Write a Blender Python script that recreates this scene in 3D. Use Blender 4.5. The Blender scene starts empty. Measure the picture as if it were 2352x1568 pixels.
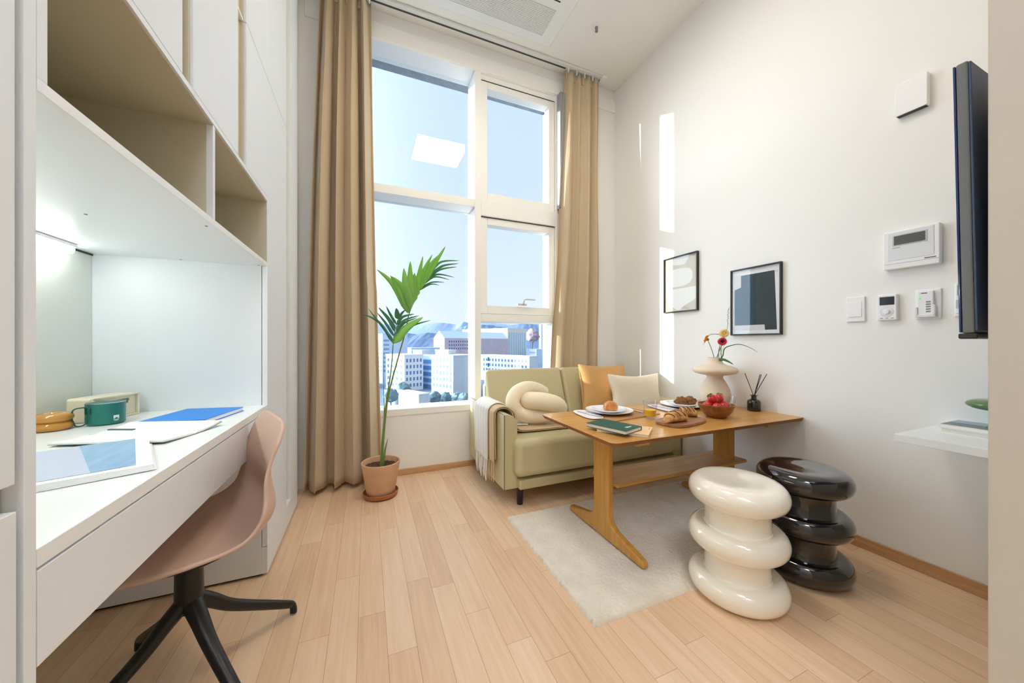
import bpy, bmesh, math, random
from mathutils import Vector, Matrix, noise
random.seed(7)
S = bpy.context.scene
COL = S.collection
PI = math.pi
R = math.radians

# ------------------------------------------------------------------ camera (rectilinear wide lens, level)
F, YAW, CX, CY, H = 798.6, R(22.70), 1176.0, 786.1, 1.02
cyw, syw = math.cos(YAW), math.sin(YAW)
RT, FW = Vector((cyw, -syw, 0)), Vector((syw, cyw, 0))
EYE = Vector((0, 0, H))
def ray(px, py): return RT*((px-CX)/F) - Vector((0, 0, 1))*((py-CY)/F) + FW
def Zp(px, py, z=0):
    d = ray(px, py); return EYE + d*((z-H)/d.z)
def Xp(px, py, x):
    d = ray(px, py); return EYE + d*(x/d.x)
def Yp(px, py, y):
    d = ray(px, py); return EYE + d*(y/d.y)
def Dp(px, py, s): return EYE + ray(px, py)*s          # at depth s along the view axis

cam = bpy.data.cameras.new('camera'); co = bpy.data.objects.new('camera', cam); COL.objects.link(co)
cam.sensor_width = 36; cam.lens = F/2352*36; cam.shift_y = (CY-784)/2352; cam.clip_start = .02; cam.clip_end = 20000
co.location = EYE; co.rotation_euler = (PI/2, 0, -YAW); S.camera = co
S.view_settings.view_transform = 'Standard'; S.view_settings.look = 'None'
S.view_settings.gamma = 1; S.view_settings.use_curve_mapping = False
S.view_settings.exposure = 0.22

# ------------------------------------------------------------------ materials
def lin(c):
    return tuple((v/255/12.92 if v/255 <= .04045 else ((v/255+.055)/1.055)**2.4) for v in c)
def setin(b, **kw):
    for k, v in kw.items():
        b.inputs[k].default_value = v
MATS = {}
def M(name, rgb, rough=.5, metal=0, spec=.5, coat=0, noise_amt=0, noise_scale=20, rgb2=None, bump=0, bump_scale=200, emit=None, estr=0, sss=0, stretch=(1, 1, 1), sheen=0, trans=0, ior=1.45, alpha=1):
    if name in MATS: return MATS[name]
    m = bpy.data.materials.new(name); m.use_nodes = True; MATS[name] = m
    nt = m.node_tree; b = nt.nodes['Principled BSDF']
    setin(b, **{'Base Color': (*lin(rgb), 1), 'Roughness': rough, 'Metallic': metal, 'Specular IOR Level': spec, 'Coat Weight': coat, 'Coat Roughness': .05,
                'Sheen Weight': sheen, 'Transmission Weight': trans, 'IOR': ior})
    if sss: setin(b, **{'Subsurface Weight': sss, 'Subsurface Radius': (.02, .01, .006)})
    if emit: setin(b, **{'Emission Color': (*lin(emit), 1), 'Emission Strength': estr})
    if noise_amt or rgb2 or bump:
        tc = nt.nodes.new('ShaderNodeTexCoord'); mp = nt.nodes.new('ShaderNodeMapping'); nt.links.new(tc.outputs['Object'], mp.inputs[0])
        mp.inputs['Scale'].default_value = stretch
    if noise_amt or rgb2:
        n = nt.nodes.new('ShaderNodeTexNoise'); setin(n, Scale=noise_scale, Detail=5, Roughness=.6); nt.links.new(mp.outputs[0], n.inputs['Vector'])
        r = nt.nodes.new('ShaderNodeValToRGB'); nt.links.new(n.outputs[0], r.inputs[0])
        a = lin(rgb); c2 = lin(rgb2) if rgb2 else tuple(v*(1-noise_amt) for v in a)
        r.color_ramp.elements[0].position = .3; r.color_ramp.elements[1].position = .7
        r.color_ramp.elements[0].color = (*c2, 1); r.color_ramp.elements[1].color = (*a, 1)
        nt.links.new(r.outputs[0], b.inputs['Base Color'])
    if bump:
        n2 = nt.nodes.new('ShaderNodeTexNoise'); setin(n2, Scale=bump_scale, Detail=3); nt.links.new(mp.outputs[0], n2.inputs['Vector'])
        bp = nt.nodes.new('ShaderNodeBump'); setin(bp, Strength=bump, Distance=.002); nt.links.new(n2.outputs[0], bp.inputs['Height']); nt.links.new(bp.outputs[0], b.inputs['Normal'])
    return m
def thin_glass(name, tint=(255, 255, 255), rough=0., base=.0, gain=1.0):
    """a clear sheet: transparent with a Fresnel mirror"""
    m = bpy.data.materials.new(name); m.use_nodes = True; nt = m.node_tree; nt.nodes.clear()
    o = nt.nodes.new('ShaderNodeOutputMaterial'); mx = nt.nodes.new('ShaderNodeMixShader')
    t = nt.nodes.new('ShaderNodeBsdfTransparent'); g = nt.nodes.new('ShaderNodeBsdfGlossy'); f = nt.nodes.new('ShaderNodeFresnel')
    ge = nt.nodes.new('ShaderNodeNewGeometry'); io = nt.nodes.new('ShaderNodeMath'); io.operation = 'MULTIPLY_ADD'   # same reflectance on the way in and out
    io.inputs[1].default_value = 1/1.45-1.45; io.inputs[2].default_value = 1.45; nt.links.new(ge.outputs['Backfacing'], io.inputs[0]); nt.links.new(io.outputs[0], f.inputs['IOR'])
    t.inputs[0].default_value = (*lin(tint), 1); g.inputs['Roughness'].default_value = rough
    ma = nt.nodes.new('ShaderNodeMath'); ma.operation = 'MULTIPLY_ADD'; ma.inputs[1].default_value = gain; ma.inputs[2].default_value = base
    nt.links.new(f.outputs[0], ma.inputs[0]); nt.links.new(ma.outputs[0], mx.inputs[0]); nt.links.new(t.outputs[0], mx.inputs[1]); nt.links.new(g.outputs[0], mx.inputs[2])
    nt.links.new(mx.outputs[0], o.inputs[0]); return m
def cloth(name, rgb, transl=.2, bump=.3, scale=400, rgb_t=None, rough=.9):
    m = bpy.data.materials.new(name); m.use_nodes = True; nt = m.node_tree; b = nt.nodes['Principled BSDF']
    setin(b, **{'Base Color': (*lin(rgb), 1), 'Roughness': rough, 'Sheen Weight': .15, 'Specular IOR Level': .2})
    tc = nt.nodes.new('ShaderNodeTexCoord'); n = nt.nodes.new('ShaderNodeTexNoise'); setin(n, Scale=scale, Detail=2)
    nt.links.new(tc.outputs['Object'], n.inputs['Vector'])
    bp = nt.nodes.new('ShaderNodeBump'); setin(bp, Strength=bump, Distance=.001); nt.links.new(n.outputs[0], bp.inputs['Height']); nt.links.new(bp.outputs[0], b.inputs['Normal'])
    if transl:
        t = nt.nodes.new('ShaderNodeBsdfTranslucent'); t.inputs[0].default_value = (*lin(rgb_t or rgb), 1); mx = nt.nodes.new('ShaderNodeMixShader'); mx.inputs[0].default_value = transl
        o = nt.nodes['Material Output']; nt.links.new(b.outputs[0], mx.inputs[1]); nt.links.new(t.outputs[0], mx.inputs[2]); nt.links.new(mx.outputs[0], o.inputs[0])
    return m
def wood(name, c1, c2, rough=.4, axis=0, scale=14, coat=0):
    m = bpy.data.materials.new(name); m.use_nodes = True; nt = m.node_tree; b = nt.nodes['Principled BSDF']
    tc = nt.nodes.new('ShaderNodeTexCoord'); mp = nt.nodes.new('ShaderNodeMapping'); nt.links.new(tc.outputs['Object'], mp.inputs[0])
    sc = [scale, scale, scale]; sc[axis] = scale/14; mp.inputs['Scale'].default_value = sc
    n = nt.nodes.new('ShaderNodeTexNoise'); setin(n, Scale=3.0, Detail=6, Roughness=.65, Distortion=.6); nt.links.new(mp.outputs[0], n.inputs['Vector'])
    r = nt.nodes.new('ShaderNodeValToRGB'); nt.links.new(n.outputs[0], r.inputs[0])
    r.color_ramp.elements[0].position = .32; r.color_ramp.elements[1].position = .66
    r.color_ramp.elements[0].color = (*lin(c2), 1); r.color_ramp.elements[1].color = (*lin(c1), 1)
    nt.links.new(r.outputs[0], b.inputs['Base Color']); setin(b, Roughness=rough, **{'Coat Weight': coat, 'Specular IOR Level': .4})
    return m
def floor_mat():
    m = bpy.data.materials.new('oak_plank_floor'); m.use_nodes = True; nt = m.node_tree; b = nt.nodes['Principled BSDF']; L = nt.links.new
    def math_(op, a, c=None, d=None):
        n = nt.nodes.new('ShaderNodeMath'); n.operation = op
        for i, v in enumerate((a, c, d)):
            if v is None: continue
            if isinstance(v, (int, float)): n.inputs[i].default_value = v
            else: L(v, n.inputs[i])
        return n.outputs[0]
    tc = nt.nodes.new('ShaderNodeTexCoord'); sp = nt.nodes.new('ShaderNodeSeparateXYZ'); L(tc.outputs['Object'], sp.inputs[0])
    w, ln = .0927, .82
    u = math_('DIVIDE', math_('SUBTRACT', sp.outputs[0], .0434), w); row = math_('FLOOR', u); fu = math_('FRACT', u)
    wn = nt.nodes.new('ShaderNodeTexWhiteNoise'); wn.noise_dimensions = '1D'; L(row, wn.inputs['W'])
    v = math_('ADD', math_('DIVIDE', sp.outputs[1], ln), math_('MULTIPLY', wn.outputs[0], 3.0)); pl = math_('FLOOR', v); fv = math_('FRACT', v)
    cb = nt.nodes.new('ShaderNodeCombineXYZ'); L(row, cb.inputs[0]); L(pl, cb.inputs[1])
    wn2 = nt.nodes.new('ShaderNodeTexWhiteNoise'); wn2.noise_dimensions = '2D'; L(cb.outputs[0], wn2.inputs['Vector'])
    # grain
    mp = nt.nodes.new('ShaderNodeMapping'); mp.inputs['Scale'].default_value = (38, 2.2, 1); L(tc.outputs['Object'], mp.inputs[0])
    ad = nt.nodes.new('ShaderNodeVectorMath'); ad.operation = 'ADD'; sc = nt.nodes.new('ShaderNodeVectorMath'); sc.operation = 'SCALE'; sc.inputs['Scale'].default_value = 37
    L(wn2.outputs['Color'], sc.inputs[0]); L(mp.outputs[0], ad.inputs[0]); L(sc.outputs[0], ad.inputs[1])
    n = nt.nodes.new('ShaderNodeTexNoise'); setin(n, Scale=1.4, Detail=6, Roughness=.62, Distortion=.5); L(ad.outputs[0], n.inputs['Vector'])
    mixv = math_('ADD', math_('MULTIPLY', n.outputs[0], .75), math_('MULTIPLY', wn2.outputs[0], .32))
    r = nt.nodes.new('ShaderNodeValToRGB'); L(mixv, r.inputs[0]); cr = r.color_ramp
    cr.elements[0].position = .25; cr.elements[0].color = (*lin((208, 174, 140)), 1)
    cr.elements[1].position = .82; cr.elements[1].color = (*lin((234, 208, 178)), 1)
    e = cr.elements.new(.52); e.color = (*lin((224, 191, 157)), 1)
    # seams
    d1 = math_('MULTIPLY', math_('MINIMUM', fu, math_('SUBTRACT', 1, fu)), w); d2 = math_('MULTIPLY', math_('MINIMUM', fv, math_('SUBTRACT', 1, fv)), ln)
    d = math_('MINIMUM', d1, d2); seam = math_('LESS_THAN', d, .0008)
    mx = nt.nodes.new('ShaderNodeMix'); mx.data_type = 'RGBA'; L(math_('MULTIPLY', seam, .55), mx.inputs['Factor']); L(r.outputs[0], mx.inputs['A']); mx.inputs['B'].default_value = (*lin((120, 84, 56)), 1)
    L(mx.outputs['Result'], b.inputs['Base Color']); setin(b, Roughness=.34, **{'Specular IOR Level': .5})
    bp = nt.nodes.new('ShaderNodeBump'); setin(bp, Strength=.15, Distance=.001); L(math_('ADD', n.outputs[0], math_('MULTIPLY', seam, -1.5)), bp.inputs['Height']); L(bp.outputs[0], b.inputs['Normal'])
    return m

WALL = M('warm_white_paper', (238, 238, 235), .9, spec=.2, bump=.08, bump_scale=90)
CEIL = M('ceiling_white', (240, 239, 234), .9, spec=.2)
LAM = M('white_laminate', (226, 232, 238), .38, spec=.4)
LAMG = M('desk_white_laminate', (234, 238, 240), .3, spec=.4)
BEIGE = M('beige_laminate', (200, 194, 174), .55)
PVC = M('white_window_frame', (240, 240, 236), .4)
FLOOR = floor_mat()
OAK = wood('oak_trim', (205, 165, 122), (182, 140, 98), .5, axis=1)
OAKX = wood('oak_trim_x', (205, 165, 122), (182, 140, 98), .5, axis=0)
TEAK = wood('honey_oak_table', (208, 158, 88), (186, 132, 62), .32, axis=0, coat=.15)
TEAKE = wood('table_edge', (150, 92, 44), (128, 76, 34), .45, axis=0)
TEAKV = wood('honey_oak_leg', (204, 154, 78), (184, 130, 54), .36, axis=2, coat=.1)
BLACK = M('black_metal', (22, 22, 24), .38, spec=.5)
DARK = M('dark_plastic', (40, 42, 46), .35)
CHROME = M('steel', (200, 200, 202), .22, metal=1)
GREYM = M('grey_metal', (150, 150, 152), .45, metal=.3)

# ------------------------------------------------------------------ mesh builder
class MB:
    def __init__(s): s.bm = bmesh.new(); s.mi = 0
    def _f(s, vs):
        try:
            f = s.bm.faces.new(vs); f.material_index = s.mi; return f
        except ValueError: return None
    def box(s, x0, x1, y0, y1, z0, z1, mat=None):
        c = [Vector((x, y, z)) for x in (x0, x1) for y in (y0, y1) for z in (z0, z1)]
        if mat is not None: c = [mat @ v for v in c]
        v = [s.bm.verts.new(p) for p in c]
        for q in ((0, 1, 3, 2), (4, 6, 7, 5), (0, 4, 5, 1), (2, 3, 7, 6), (0, 2, 6, 4), (1, 5, 7, 3)): s._f([v[i] for i in q])
        return s
    def rings(s, rs, caps=True, closed=False):
        """rs: list of rings (lists of points) joined in order"""
        R_ = [[s.bm.verts.new(p) for p in r] for r in rs]
        n = len(R_[0]); m = len(R_)
        for i in range(m if closed else m-1):
            a, b = R_[i], R_[(i+1) % m]
            for k in range(n): s._f([a[k], a[(k+1) % n], b[(k+1) % n], b[k]])
        if caps and not closed:
            s._f(R_[0][::-1]); s._f(R_[-1])
        return s
    def lathe(s, prof, c=(0, 0, 0), n=48, caps=True, mat=None):
        rs = []
        for r, z in prof:
            ring = [Vector((c[0]+max(r, 1e-4)*math.cos(2*PI*k/n), c[1]+max(r, 1e-4)*math.sin(2*PI*k/n), c[2]+z)) for k in range(n)]
            if mat is not None: ring = [mat @ p for p in ring]
            rs.append(ring)
        return s.rings(rs, caps)
    def tube(s, pts, r, n=10, caps=True, flat=1.0):
        pts = [Vector(p) for p in pts]; rs = []; up = None
        rad = r if isinstance(r, (list, tuple)) else [r]*len(pts)
        for i, p in enumerate(pts):
            t = (pts[min(i+1, len(pts)-1)] - pts[max(i-1, 0)]).normalized()
            if up is None:
                up = Vector((0, 0, 1)) if abs(t.z) < .9 else Vector((1, 0, 0))
            up = (up - t*up.dot(t)).normalized(); sd = t.cross(up)
            rs.append([p + (sd*math.cos(2*PI*k/n) + up*math.sin(2*PI*k/n)*flat)*rad[i] for k in range(n)])
        return s.rings(rs, caps)
    def prism(s, poly, d, mat=None):
        """poly: list of 3D points, d: extrusion vector"""
        a = [Vector(p) for p in poly]; b = [p+Vector(d) for p in a]
        if mat is not None: a = [mat @ p for p in a]; b = [mat @ p for p in b]
        return s.rings([a, b])
    def grid(s, fn, nu, nv):
        V = [[s.bm.verts.new(fn(i/nu, j/nv)) for j in range(nv+1)] for i in range(nu+1)]
        for i in range(nu):
            for j in range(nv): s._f([V[i][j], V[i+1][j], V[i+1][j+1], V[i][j+1]])
        return s
    def sphere(s, c, r, n=20, m=12, mat=None, fn=None):
        rs = []
        for j in range(m+1):
            th = PI*j/m; ring = []
            for k in range(n):
                p = Vector((math.sin(th)*math.cos(2*PI*k/n), math.sin(th)*math.sin(2*PI*k/n), -math.cos(th)))
                if j in (0, m): p = Vector((1e-4*math.cos(2*PI*k/n), 1e-4*math.sin(2*PI*k/n), p.z))
                if fn: p = fn(p)
                p = Vector((p.x*r[0], p.y*r[1], p.z*r[2]))
                if mat is not None: p = mat @ p
                ring.append(p+Vector(c))
            rs.append(ring)
        return s.rings(rs)
    def build(s, name, mat, parent=None, bevel=0, seg=2, smooth=True, angle=40, sub=0, solid=0, local=False, **props):
        bmesh.ops.recalc_face_normals(s.bm, faces=s.bm.faces) if not props.pop('keepn', False) else None
        me = bpy.data.meshes.new(name)
        mats = mat if isinstance(mat, (list, tuple)) else [mat]
        if parent is not None:
            if not local: bmesh.ops.transform(s.bm, matrix=WM[parent.name].inverted(), verts=s.bm.verts)
            loc = Vector((0, 0, 0))
        elif local: loc = Vector((0, 0, 0))
        else:
            xs = [v.co for v in s.bm.verts]
            lo = Vector([min(c[i] for c in xs) for i in range(3)]); hi = Vector([max(c[i] for c in xs) for i in range(3)])
            loc = Vector(((lo.x+hi.x)/2, (lo.y+hi.y)/2, lo.z)); bmesh.ops.translate(s.bm, vec=-loc, verts=s.bm.verts)
        s.bm.to_mesh(me); s.bm.free()
        for m in mats: me.materials.append(m)
        if smooth:
            me.polygons.foreach_set('use_smooth', [True]*len(me.polygons)); me.set_sharp_from_angle(angle=R(angle))
        o = bpy.data.objects.new(name, me); COL.objects.link(o)
        if parent is not None:
            o.parent = parent; WM[o.name] = WM[parent.name]
        else:
            o.location = loc; WM[o.name] = Matrix.Translation(loc)
        if solid:
            md = o.modifiers.new('solid', 'SOLIDIFY'); md.thickness = solid; md.offset = 0
        if sub:
            md = o.modifiers.new('sub', 'SUBSURF'); md.levels = sub; md.render_levels = sub
        if bevel:
            md = o.modifiers.new('bevel', 'BEVEL'); md.width = bevel; md.segments = seg; md.limit_method = 'ANGLE'; md.angle_limit = R(35)
            md.harden_normals = bool(smooth)
        for k, v in props.items(): o[k] = v
        return o
WM = {}
def thing(name, label, cat, loc, rotz=0, group=None):
    o = bpy.data.objects.new(name, None); COL.objects.link(o); o.empty_display_size = .05
    o.location = loc; o.rotation_euler = (0, 0, rotz)
    WM[o.name] = Matrix.Translation(Vector(loc)) @ Matrix.Rotation(rotz, 4, 'Z')
    return tag(o, label, cat, group)
def tag(o, label, cat, group=None):
    o['label'] = label; o['category'] = cat
    if group: o['group'] = group
    return o
def struct(o): o['kind'] = 'structure'; return o
def B(*a): return MB().box(*a)
def poly_arc(cx, cy, r, a0, a1, n=8): return [(cx+r*math.cos(R(a0+(a1-a0)*i/n)), cy+r*math.sin(R(a0+(a1-a0)*i/n))) for i in range(n+1)]
def smooth_path(pts, n=8):
    P = [Vector(p) for p in pts]; out = []
    for i in range(len(P)-1):
        p0, p1, p2, p3 = P[max(i-1, 0)], P[i], P[i+1], P[min(i+2, len(P)-1)]
        for k in range(n):
            t = k/n
            out.append(.5*((2*p1)+(p2-p0)*t+(2*p0-5*p1+4*p2-p3)*t*t+(3*p1-p0-3*p2+p3)*t**3))
    out.append(P[-1]); return out

XW, YW, ZC, XL = 2.277, 2.80, 3.51, -.40     # right wall, window wall, ceiling, cabinet face
LED, FILL_LED, TUBE, SUN, SKY, GLOW = 18, 14, 18.0, 6.5, 1.04, 10.0      # radiance of the lamps, the added fill panels, the sun and the sky
CH_ROT, LEG_ROT = 202, -2
# ================================================================== ROOM SHELL
struct(B(-1.06, 2.40, -2.4, 3.10, -.12, 0).build('floor', FLOOR, smooth=False))
struct(B(-1.06, 2.40, -2.4, 2.62, ZC, ZC+.12).box(-1.06, 2.40, 2.62, 3.10, ZC+.002, ZC+.12).build('ceiling', CEIL, smooth=False))
struct(B(XW, XW+.14, -2.4, 3.10, 0, ZC).build('wall_right', WALL, smooth=False))
struct(B(-1.12, -1.02, -2.4, 3.10, 0, ZC).build('wall_left', WALL, smooth=False))
struct(B(-1.06, 2.40, -2.5, -2.4, 0, ZC).build('wall_back', WALL, smooth=False))
struct(B(1.153, XW, -2.4, .2765, 0, ZC).build('wall_near', M('partition_paint', (204, 197, 184), .8), bevel=.004))
WX0, WX1, WZ0, WZ1 = -.27, 1.61, .457, 3.30
m = MB()
m.box(-1.06, WX0, YW, 2.96, 0, ZC).box(WX1, XW+.02, YW, 2.96, 0, ZC).box(WX0, WX1, YW, 2.96, 0, WZ0).box(WX0, WX1, YW, 2.96, WZ1, ZC)
struct(m.build('wall_far', WALL, smooth=False))
CONC = M('concrete', (150, 158, 166), .9, noise_amt=.25, noise_scale=12, bump=.3, bump_scale=60)
m = MB()
m.box(-1.06, WX0, 2.96, 3.10, -.2, ZC+.3).box(WX1+.02, 2.42, 2.96, 3.10, -.2, ZC+.3).box(WX0, WX1+.02, 2.96, 3.10, -.2, WZ0).box(WX0, WX1+.02, 2.96, 3.10, WZ1, ZC+.3)
struct(m.build('wall_outer', CONC, smooth=False))
# baseboards
struct(B(XW-.012, XW, .2765, YW, 0, .055).build('baseboard_right', OAK, bevel=.003))
struct(B(-.4, XW-.012, YW-.012, YW, 0, .045).build('baseboard_far', OAKX, bevel=.003))
# head trim over the window
struct(B(-.40, XW, YW-.014, YW, 3.295, 3.415).build('trim_1', PVC, bevel=.004))

# ------------------------------------------------------------------ window
GLASS = thin_glass('window_glass', (250, 253, 255), 0, .0, .4)
w = struct(bpy.data.objects.new('window_1', None)); COL.objects.link(w); w.location = ((WX0+WX1)/2, YW, WZ0); WM['window_1'] = Matrix.Translation(w.location)
MX0, MX1 = .832, .888           # mullion face
m = MB()
y0, y1 = YW-.006, 3.0
m.box(WX0, WX1, y0, y1, WZ0, .508).box(WX0, WX1, y0, y1, WZ1-.012, WZ1+.0)
m.box(WX0, WX0+.03, y0, y1, .508, WZ1-.012).box(WX1-.004, WX1+.03, y0, y1, .508, WZ1-.012)
m.build('window_frame', PVC, w, bevel=.003)
B(MX0, MX1, y0, y1, .508, WZ1-.012).build('mullion', PVC, w, bevel=.003)
B(WX0+.03, MX0, y0, y1, 2.150, 2.216).build('transom', PVC, w, bevel=.003)
B(MX1, WX1-.004, y0, y1, 2.088, 2.22).build('transom', PVC, w, bevel=.003)
B(MX1, WX1-.004, y0, y1, 1.195, 1.262).build('transom', PVC, w, bevel=.003)
B(WX0+.03, MX0, 2.955, 2.963, .508, 2.150).build('pane', GLASS, w, smooth=False)
B(WX0+.03, MX0, 2.955, 2.963, 2.216, WZ1-.012).build('pane', GLASS, w, smooth=False)
B(MX1, WX1-.004, 2.955, 2.963, .508, 1.195).build('pane', GLASS, w, smooth=False)
def sash(z0, z1, nm):
    m = MB(); a, b, t = MX1+.004, WX1-.008, .058
    m.box(a, a+t, 2.815, 2.90, z0, z1).box(b-t, b, 2.815, 2.90, z0, z1).box(a+t, b-t, 2.815, 2.90, z0, z0+t+.012).box(a+t, b-t, 2.815, 2.90, z1-t, z1)
    s = m.build('sash', PVC, w, bevel=.003)
    B(a+t, b-t, 2.868, 2.876, z0+t+.012, z1-t).build('pane', GLASS, s, smooth=False)
    g = M('gasket_black', (40, 38, 36), .6)
    B(a+.0, b, 2.812, 2.816, z1-.001, z1+.003).build('gasket', g, s, smooth=False)
    return s
s1 = sash(2.224, WZ1-.06, 'upper'); s2 = sash(1.266, 2.082, 'lower')
B(MX1+.001, WX1-.004, 2.812, 2.95, WZ1-.055, WZ1-.012).build('head_filler', PVC, w)
m = MB(); hp = Yp(1200, 702, 2.812)
m.box(hp.x-.05, hp.x+.035, 2.795, 2.815, 1.345, 1.362).tube([(hp.x-.01, 2.80, 1.355), (hp.x-.008, 2.77, 1.362), (hp.x-.004, 2.762, 1.392), (hp.x+.02, 2.76, 1.398), (hp.x+.10, 2.76, 1.396)], [.009, .009, .009, .008, .006], 8)
m.build('handle', M('handle_white', (214, 212, 206), .35), s2)
B(1.612, 1.668, YW-.075, YW-.016, 2.235, 3.285).build('jamb_post', GREYM, w, bevel=.004)
# outside the window: the sill ledge
# ------------------------------------------------------------------ curtain track
t = thing('curtain_track', 'long pale grey curtain track along the ceiling above the window', 'curtain track', (.8, 2.715, ZC-.02))
B(-.395, 2.03, 2.665, 2.700, ZC-.020, ZC-.0005).build('rail', M('track_white', (222, 224, 222), .5), t, bevel=.003)
B(-.395, 1.66, 2.702, 2.722, ZC-.014, ZC-.0005).build('slot', M('track_slot', (70, 70, 72), .6), t, smooth=False)
B(2.03, 2.075, 2.655, 2.73, ZC-.03, ZC-.0005).build('end_cap', PVC, t, bevel=.004)

# ------------------------------------------------------------------ curtains
def curtain(name, label, fx, fy, amp, ztop, zbot, waves, mat, seed, hook_mat, lining=None):
    o = thing(name, label, 'curtain', (fx(.5, .5), fy(.5, .5), zbot), group='beige floor length curtains')
    rnd = random.Random(seed); ph = [rnd.uniform(-.5, .5) for _ in range(20)]
    def fn(u, v):
        z = ztop+(zbot-ztop)*v
        uu = u*waves; k = int(uu)
        a = math.sin(2*PI*uu + .5*math.sin(2*PI*uu/1.7+ph[0]) + ph[1]*v*1.2)
        sh = math.copysign(abs(a)**.75, a)
        A = amp*(.55+.45*min(1, v*3))*(1+.25*math.sin(uu*2.1+ph[2]))
        x = fx(u, v)+.3*amp*math.sin(2*PI*uu*2+.7)*min(1, v*4)*.6
        y = fy(u, v)+A*sh+.006*math.sin(9*v+uu*1.3)
        if v > .98: z += .004*math.sin(uu*9)
        return Vector((x, y, z))
    fab = MB().grid(fn, int(waves*26), 60).build('fabric', mat, o, solid=.003)
    for k in range(int(waves)):
        p = fn((k+.25)/waves, 0)
        B(p.x-.012, p.x+.012, p.y-.012, p.y+.004, p.z-.075, p.z-.002).build('pleat', mat, o, bevel=.004)
    for k in range(int(waves)+1):
        p = fn(min(.99, (k+.25)/waves), 0)
        MB().tube([(p.x, 2.690, ztop-.03), (p.x, 2.690, ztop+.012)], .006, 8).build('hook', hook_mat, o)
    return o
CURT = cloth('beige_curtain', (207, 188, 158), .14, .35, 700, (226, 196, 166))
HOOK = M('hook_white', (230, 230, 228), .4)
lerp = lambda a, b, t: a+(b-a)*t
def lx(u, v):
    a = lerp(-.285, -.392, min(1, v**.7)); b = lerp(.030, .075, min(1, v*1.5)) if v < .6 else lerp(.075, .112, (v-.6)/.4)
    return lerp(a, b, u)
curtain('curtain', 'wide beige pleated curtain hanging left of the window behind the palm', lx, lambda u, v: lerp(2.69, lerp(2.665, 2.72, u), min(1, v*2)), .062, 3.478, .035, 4.4, CURT, 3, HOOK)
def rx(u, v):
    a = lerp(1.655, 1.545, min(1, v*1.5)) if v < .66 else lerp(1.545, 1.50, (v-.66)/.34)
    b = lerp(2.03, 2.07, v)
    return lerp(a, b, u)
curtain('curtain', 'narrow beige pleated curtain hanging right of the window behind the sofa', rx, lambda u, v: lerp(2.712, 2.748, max(0, min(1, (v-.5)/.2))), .031, 3.478, .035, 4.3, CURT, 5, HOOK)

# ------------------------------------------------------------------ ceiling fittings
t = thing('air_conditioner', 'white ceiling cassette air conditioner with slatted grille', 'air conditioner', (.75, 2.36, ZC-.018))
WP = M('white_plastic', (236, 238, 236), .4)
B(.08, 1.42, 2.13, 2.575, ZC-.018, ZC-.0005).build('panel', WP, t, bevel=.012, seg=3)
m = MB(); GR = M('grille_grey', (230, 231, 229), .5)
m.box(.3, 1.305, 2.262, 2.492, ZC-.0195, ZC-.0181); m.build('grille', M('grille_back', (214, 216, 212), .6), t, smooth=False)
for k in range(20):
    y = 2.268+k*.0115
    B(.3, 1.305, y, y+.006, ZC-.023, ZC-.0195).build('slat', GR, t, smooth=False)
B(1.245, 1.30, 2.19, 2.20, ZC-.0192, ZC-.0178).build('air_slot', DARK, t, smooth=False)
p = Zp(1370, 61, ZC)
t = thing('ceiling_sprinkler', 'small round ceiling sprinkler with steel nozzle near the right wall', 'sprinkler', (p.x, p.y, ZC-.04))
MB().lathe([(.034, -.006), (.038, -.003), (.038, -.0005)], (p.x, p.y, ZC), 32).build('rose', WP, t)
MB().lathe([(.004, -.042), (.012, -.040), (.012, -.036), (.006, -.034), (.006, -.02), (.012, -.018), (.012, -.006)], (p.x, p.y, ZC), 20).build('nozzle', GREYM, t)
def led_panel(x, y, label, w_, e, col=(255, 243, 224)):
    t = thing('ceiling_light', label, 'ceiling light', (x, y, ZC-.03))
    h = w_/2
    m = MB(); m.box(x-h-.015, x-h, y-h-.015, y+h+.015, ZC-.03, ZC-.0005).box(x+h, x+h+.015, y-h-.015, y+h+.015, ZC-.03, ZC-.0005).box(x-h, x+h, y-h-.015, y-h, ZC-.03, ZC-.0005).box(x-h, x+h, y+h, y+h+.015, ZC-.03, ZC-.0005)
    m.build('frame', WP, t, bevel=.002)
    B(x-h, x+h, y-h, y+h, ZC-.026, ZC-.012).build('diffuser', M('led_diffuser_%d' % e, (255, 250, 240), .5, emit=col, estr=e), t, smooth=False)
led_panel(.865, 1.39, 'square flat LED ceiling panel over the table, mirrored in the glass', .62, LED)
led_panel(.10, -.6, 'added square LED fill panel over the unseen entry passage', .62, FILL_LED, (246, 248, 255))  # fill panel added behind the camera to spread light evenly
led_panel(-.08, -1.9, 'added square LED fill panel at the far end of the unseen entry passage', .62, FILL_LED, (246, 248, 255))  # second added fill panel, set so its reflection falls behind the curtain
# ================================================================== BUILT-IN CABINETS ON THE LEFT
XB = -.952                      # back of the niche
GAP = .0015
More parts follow.
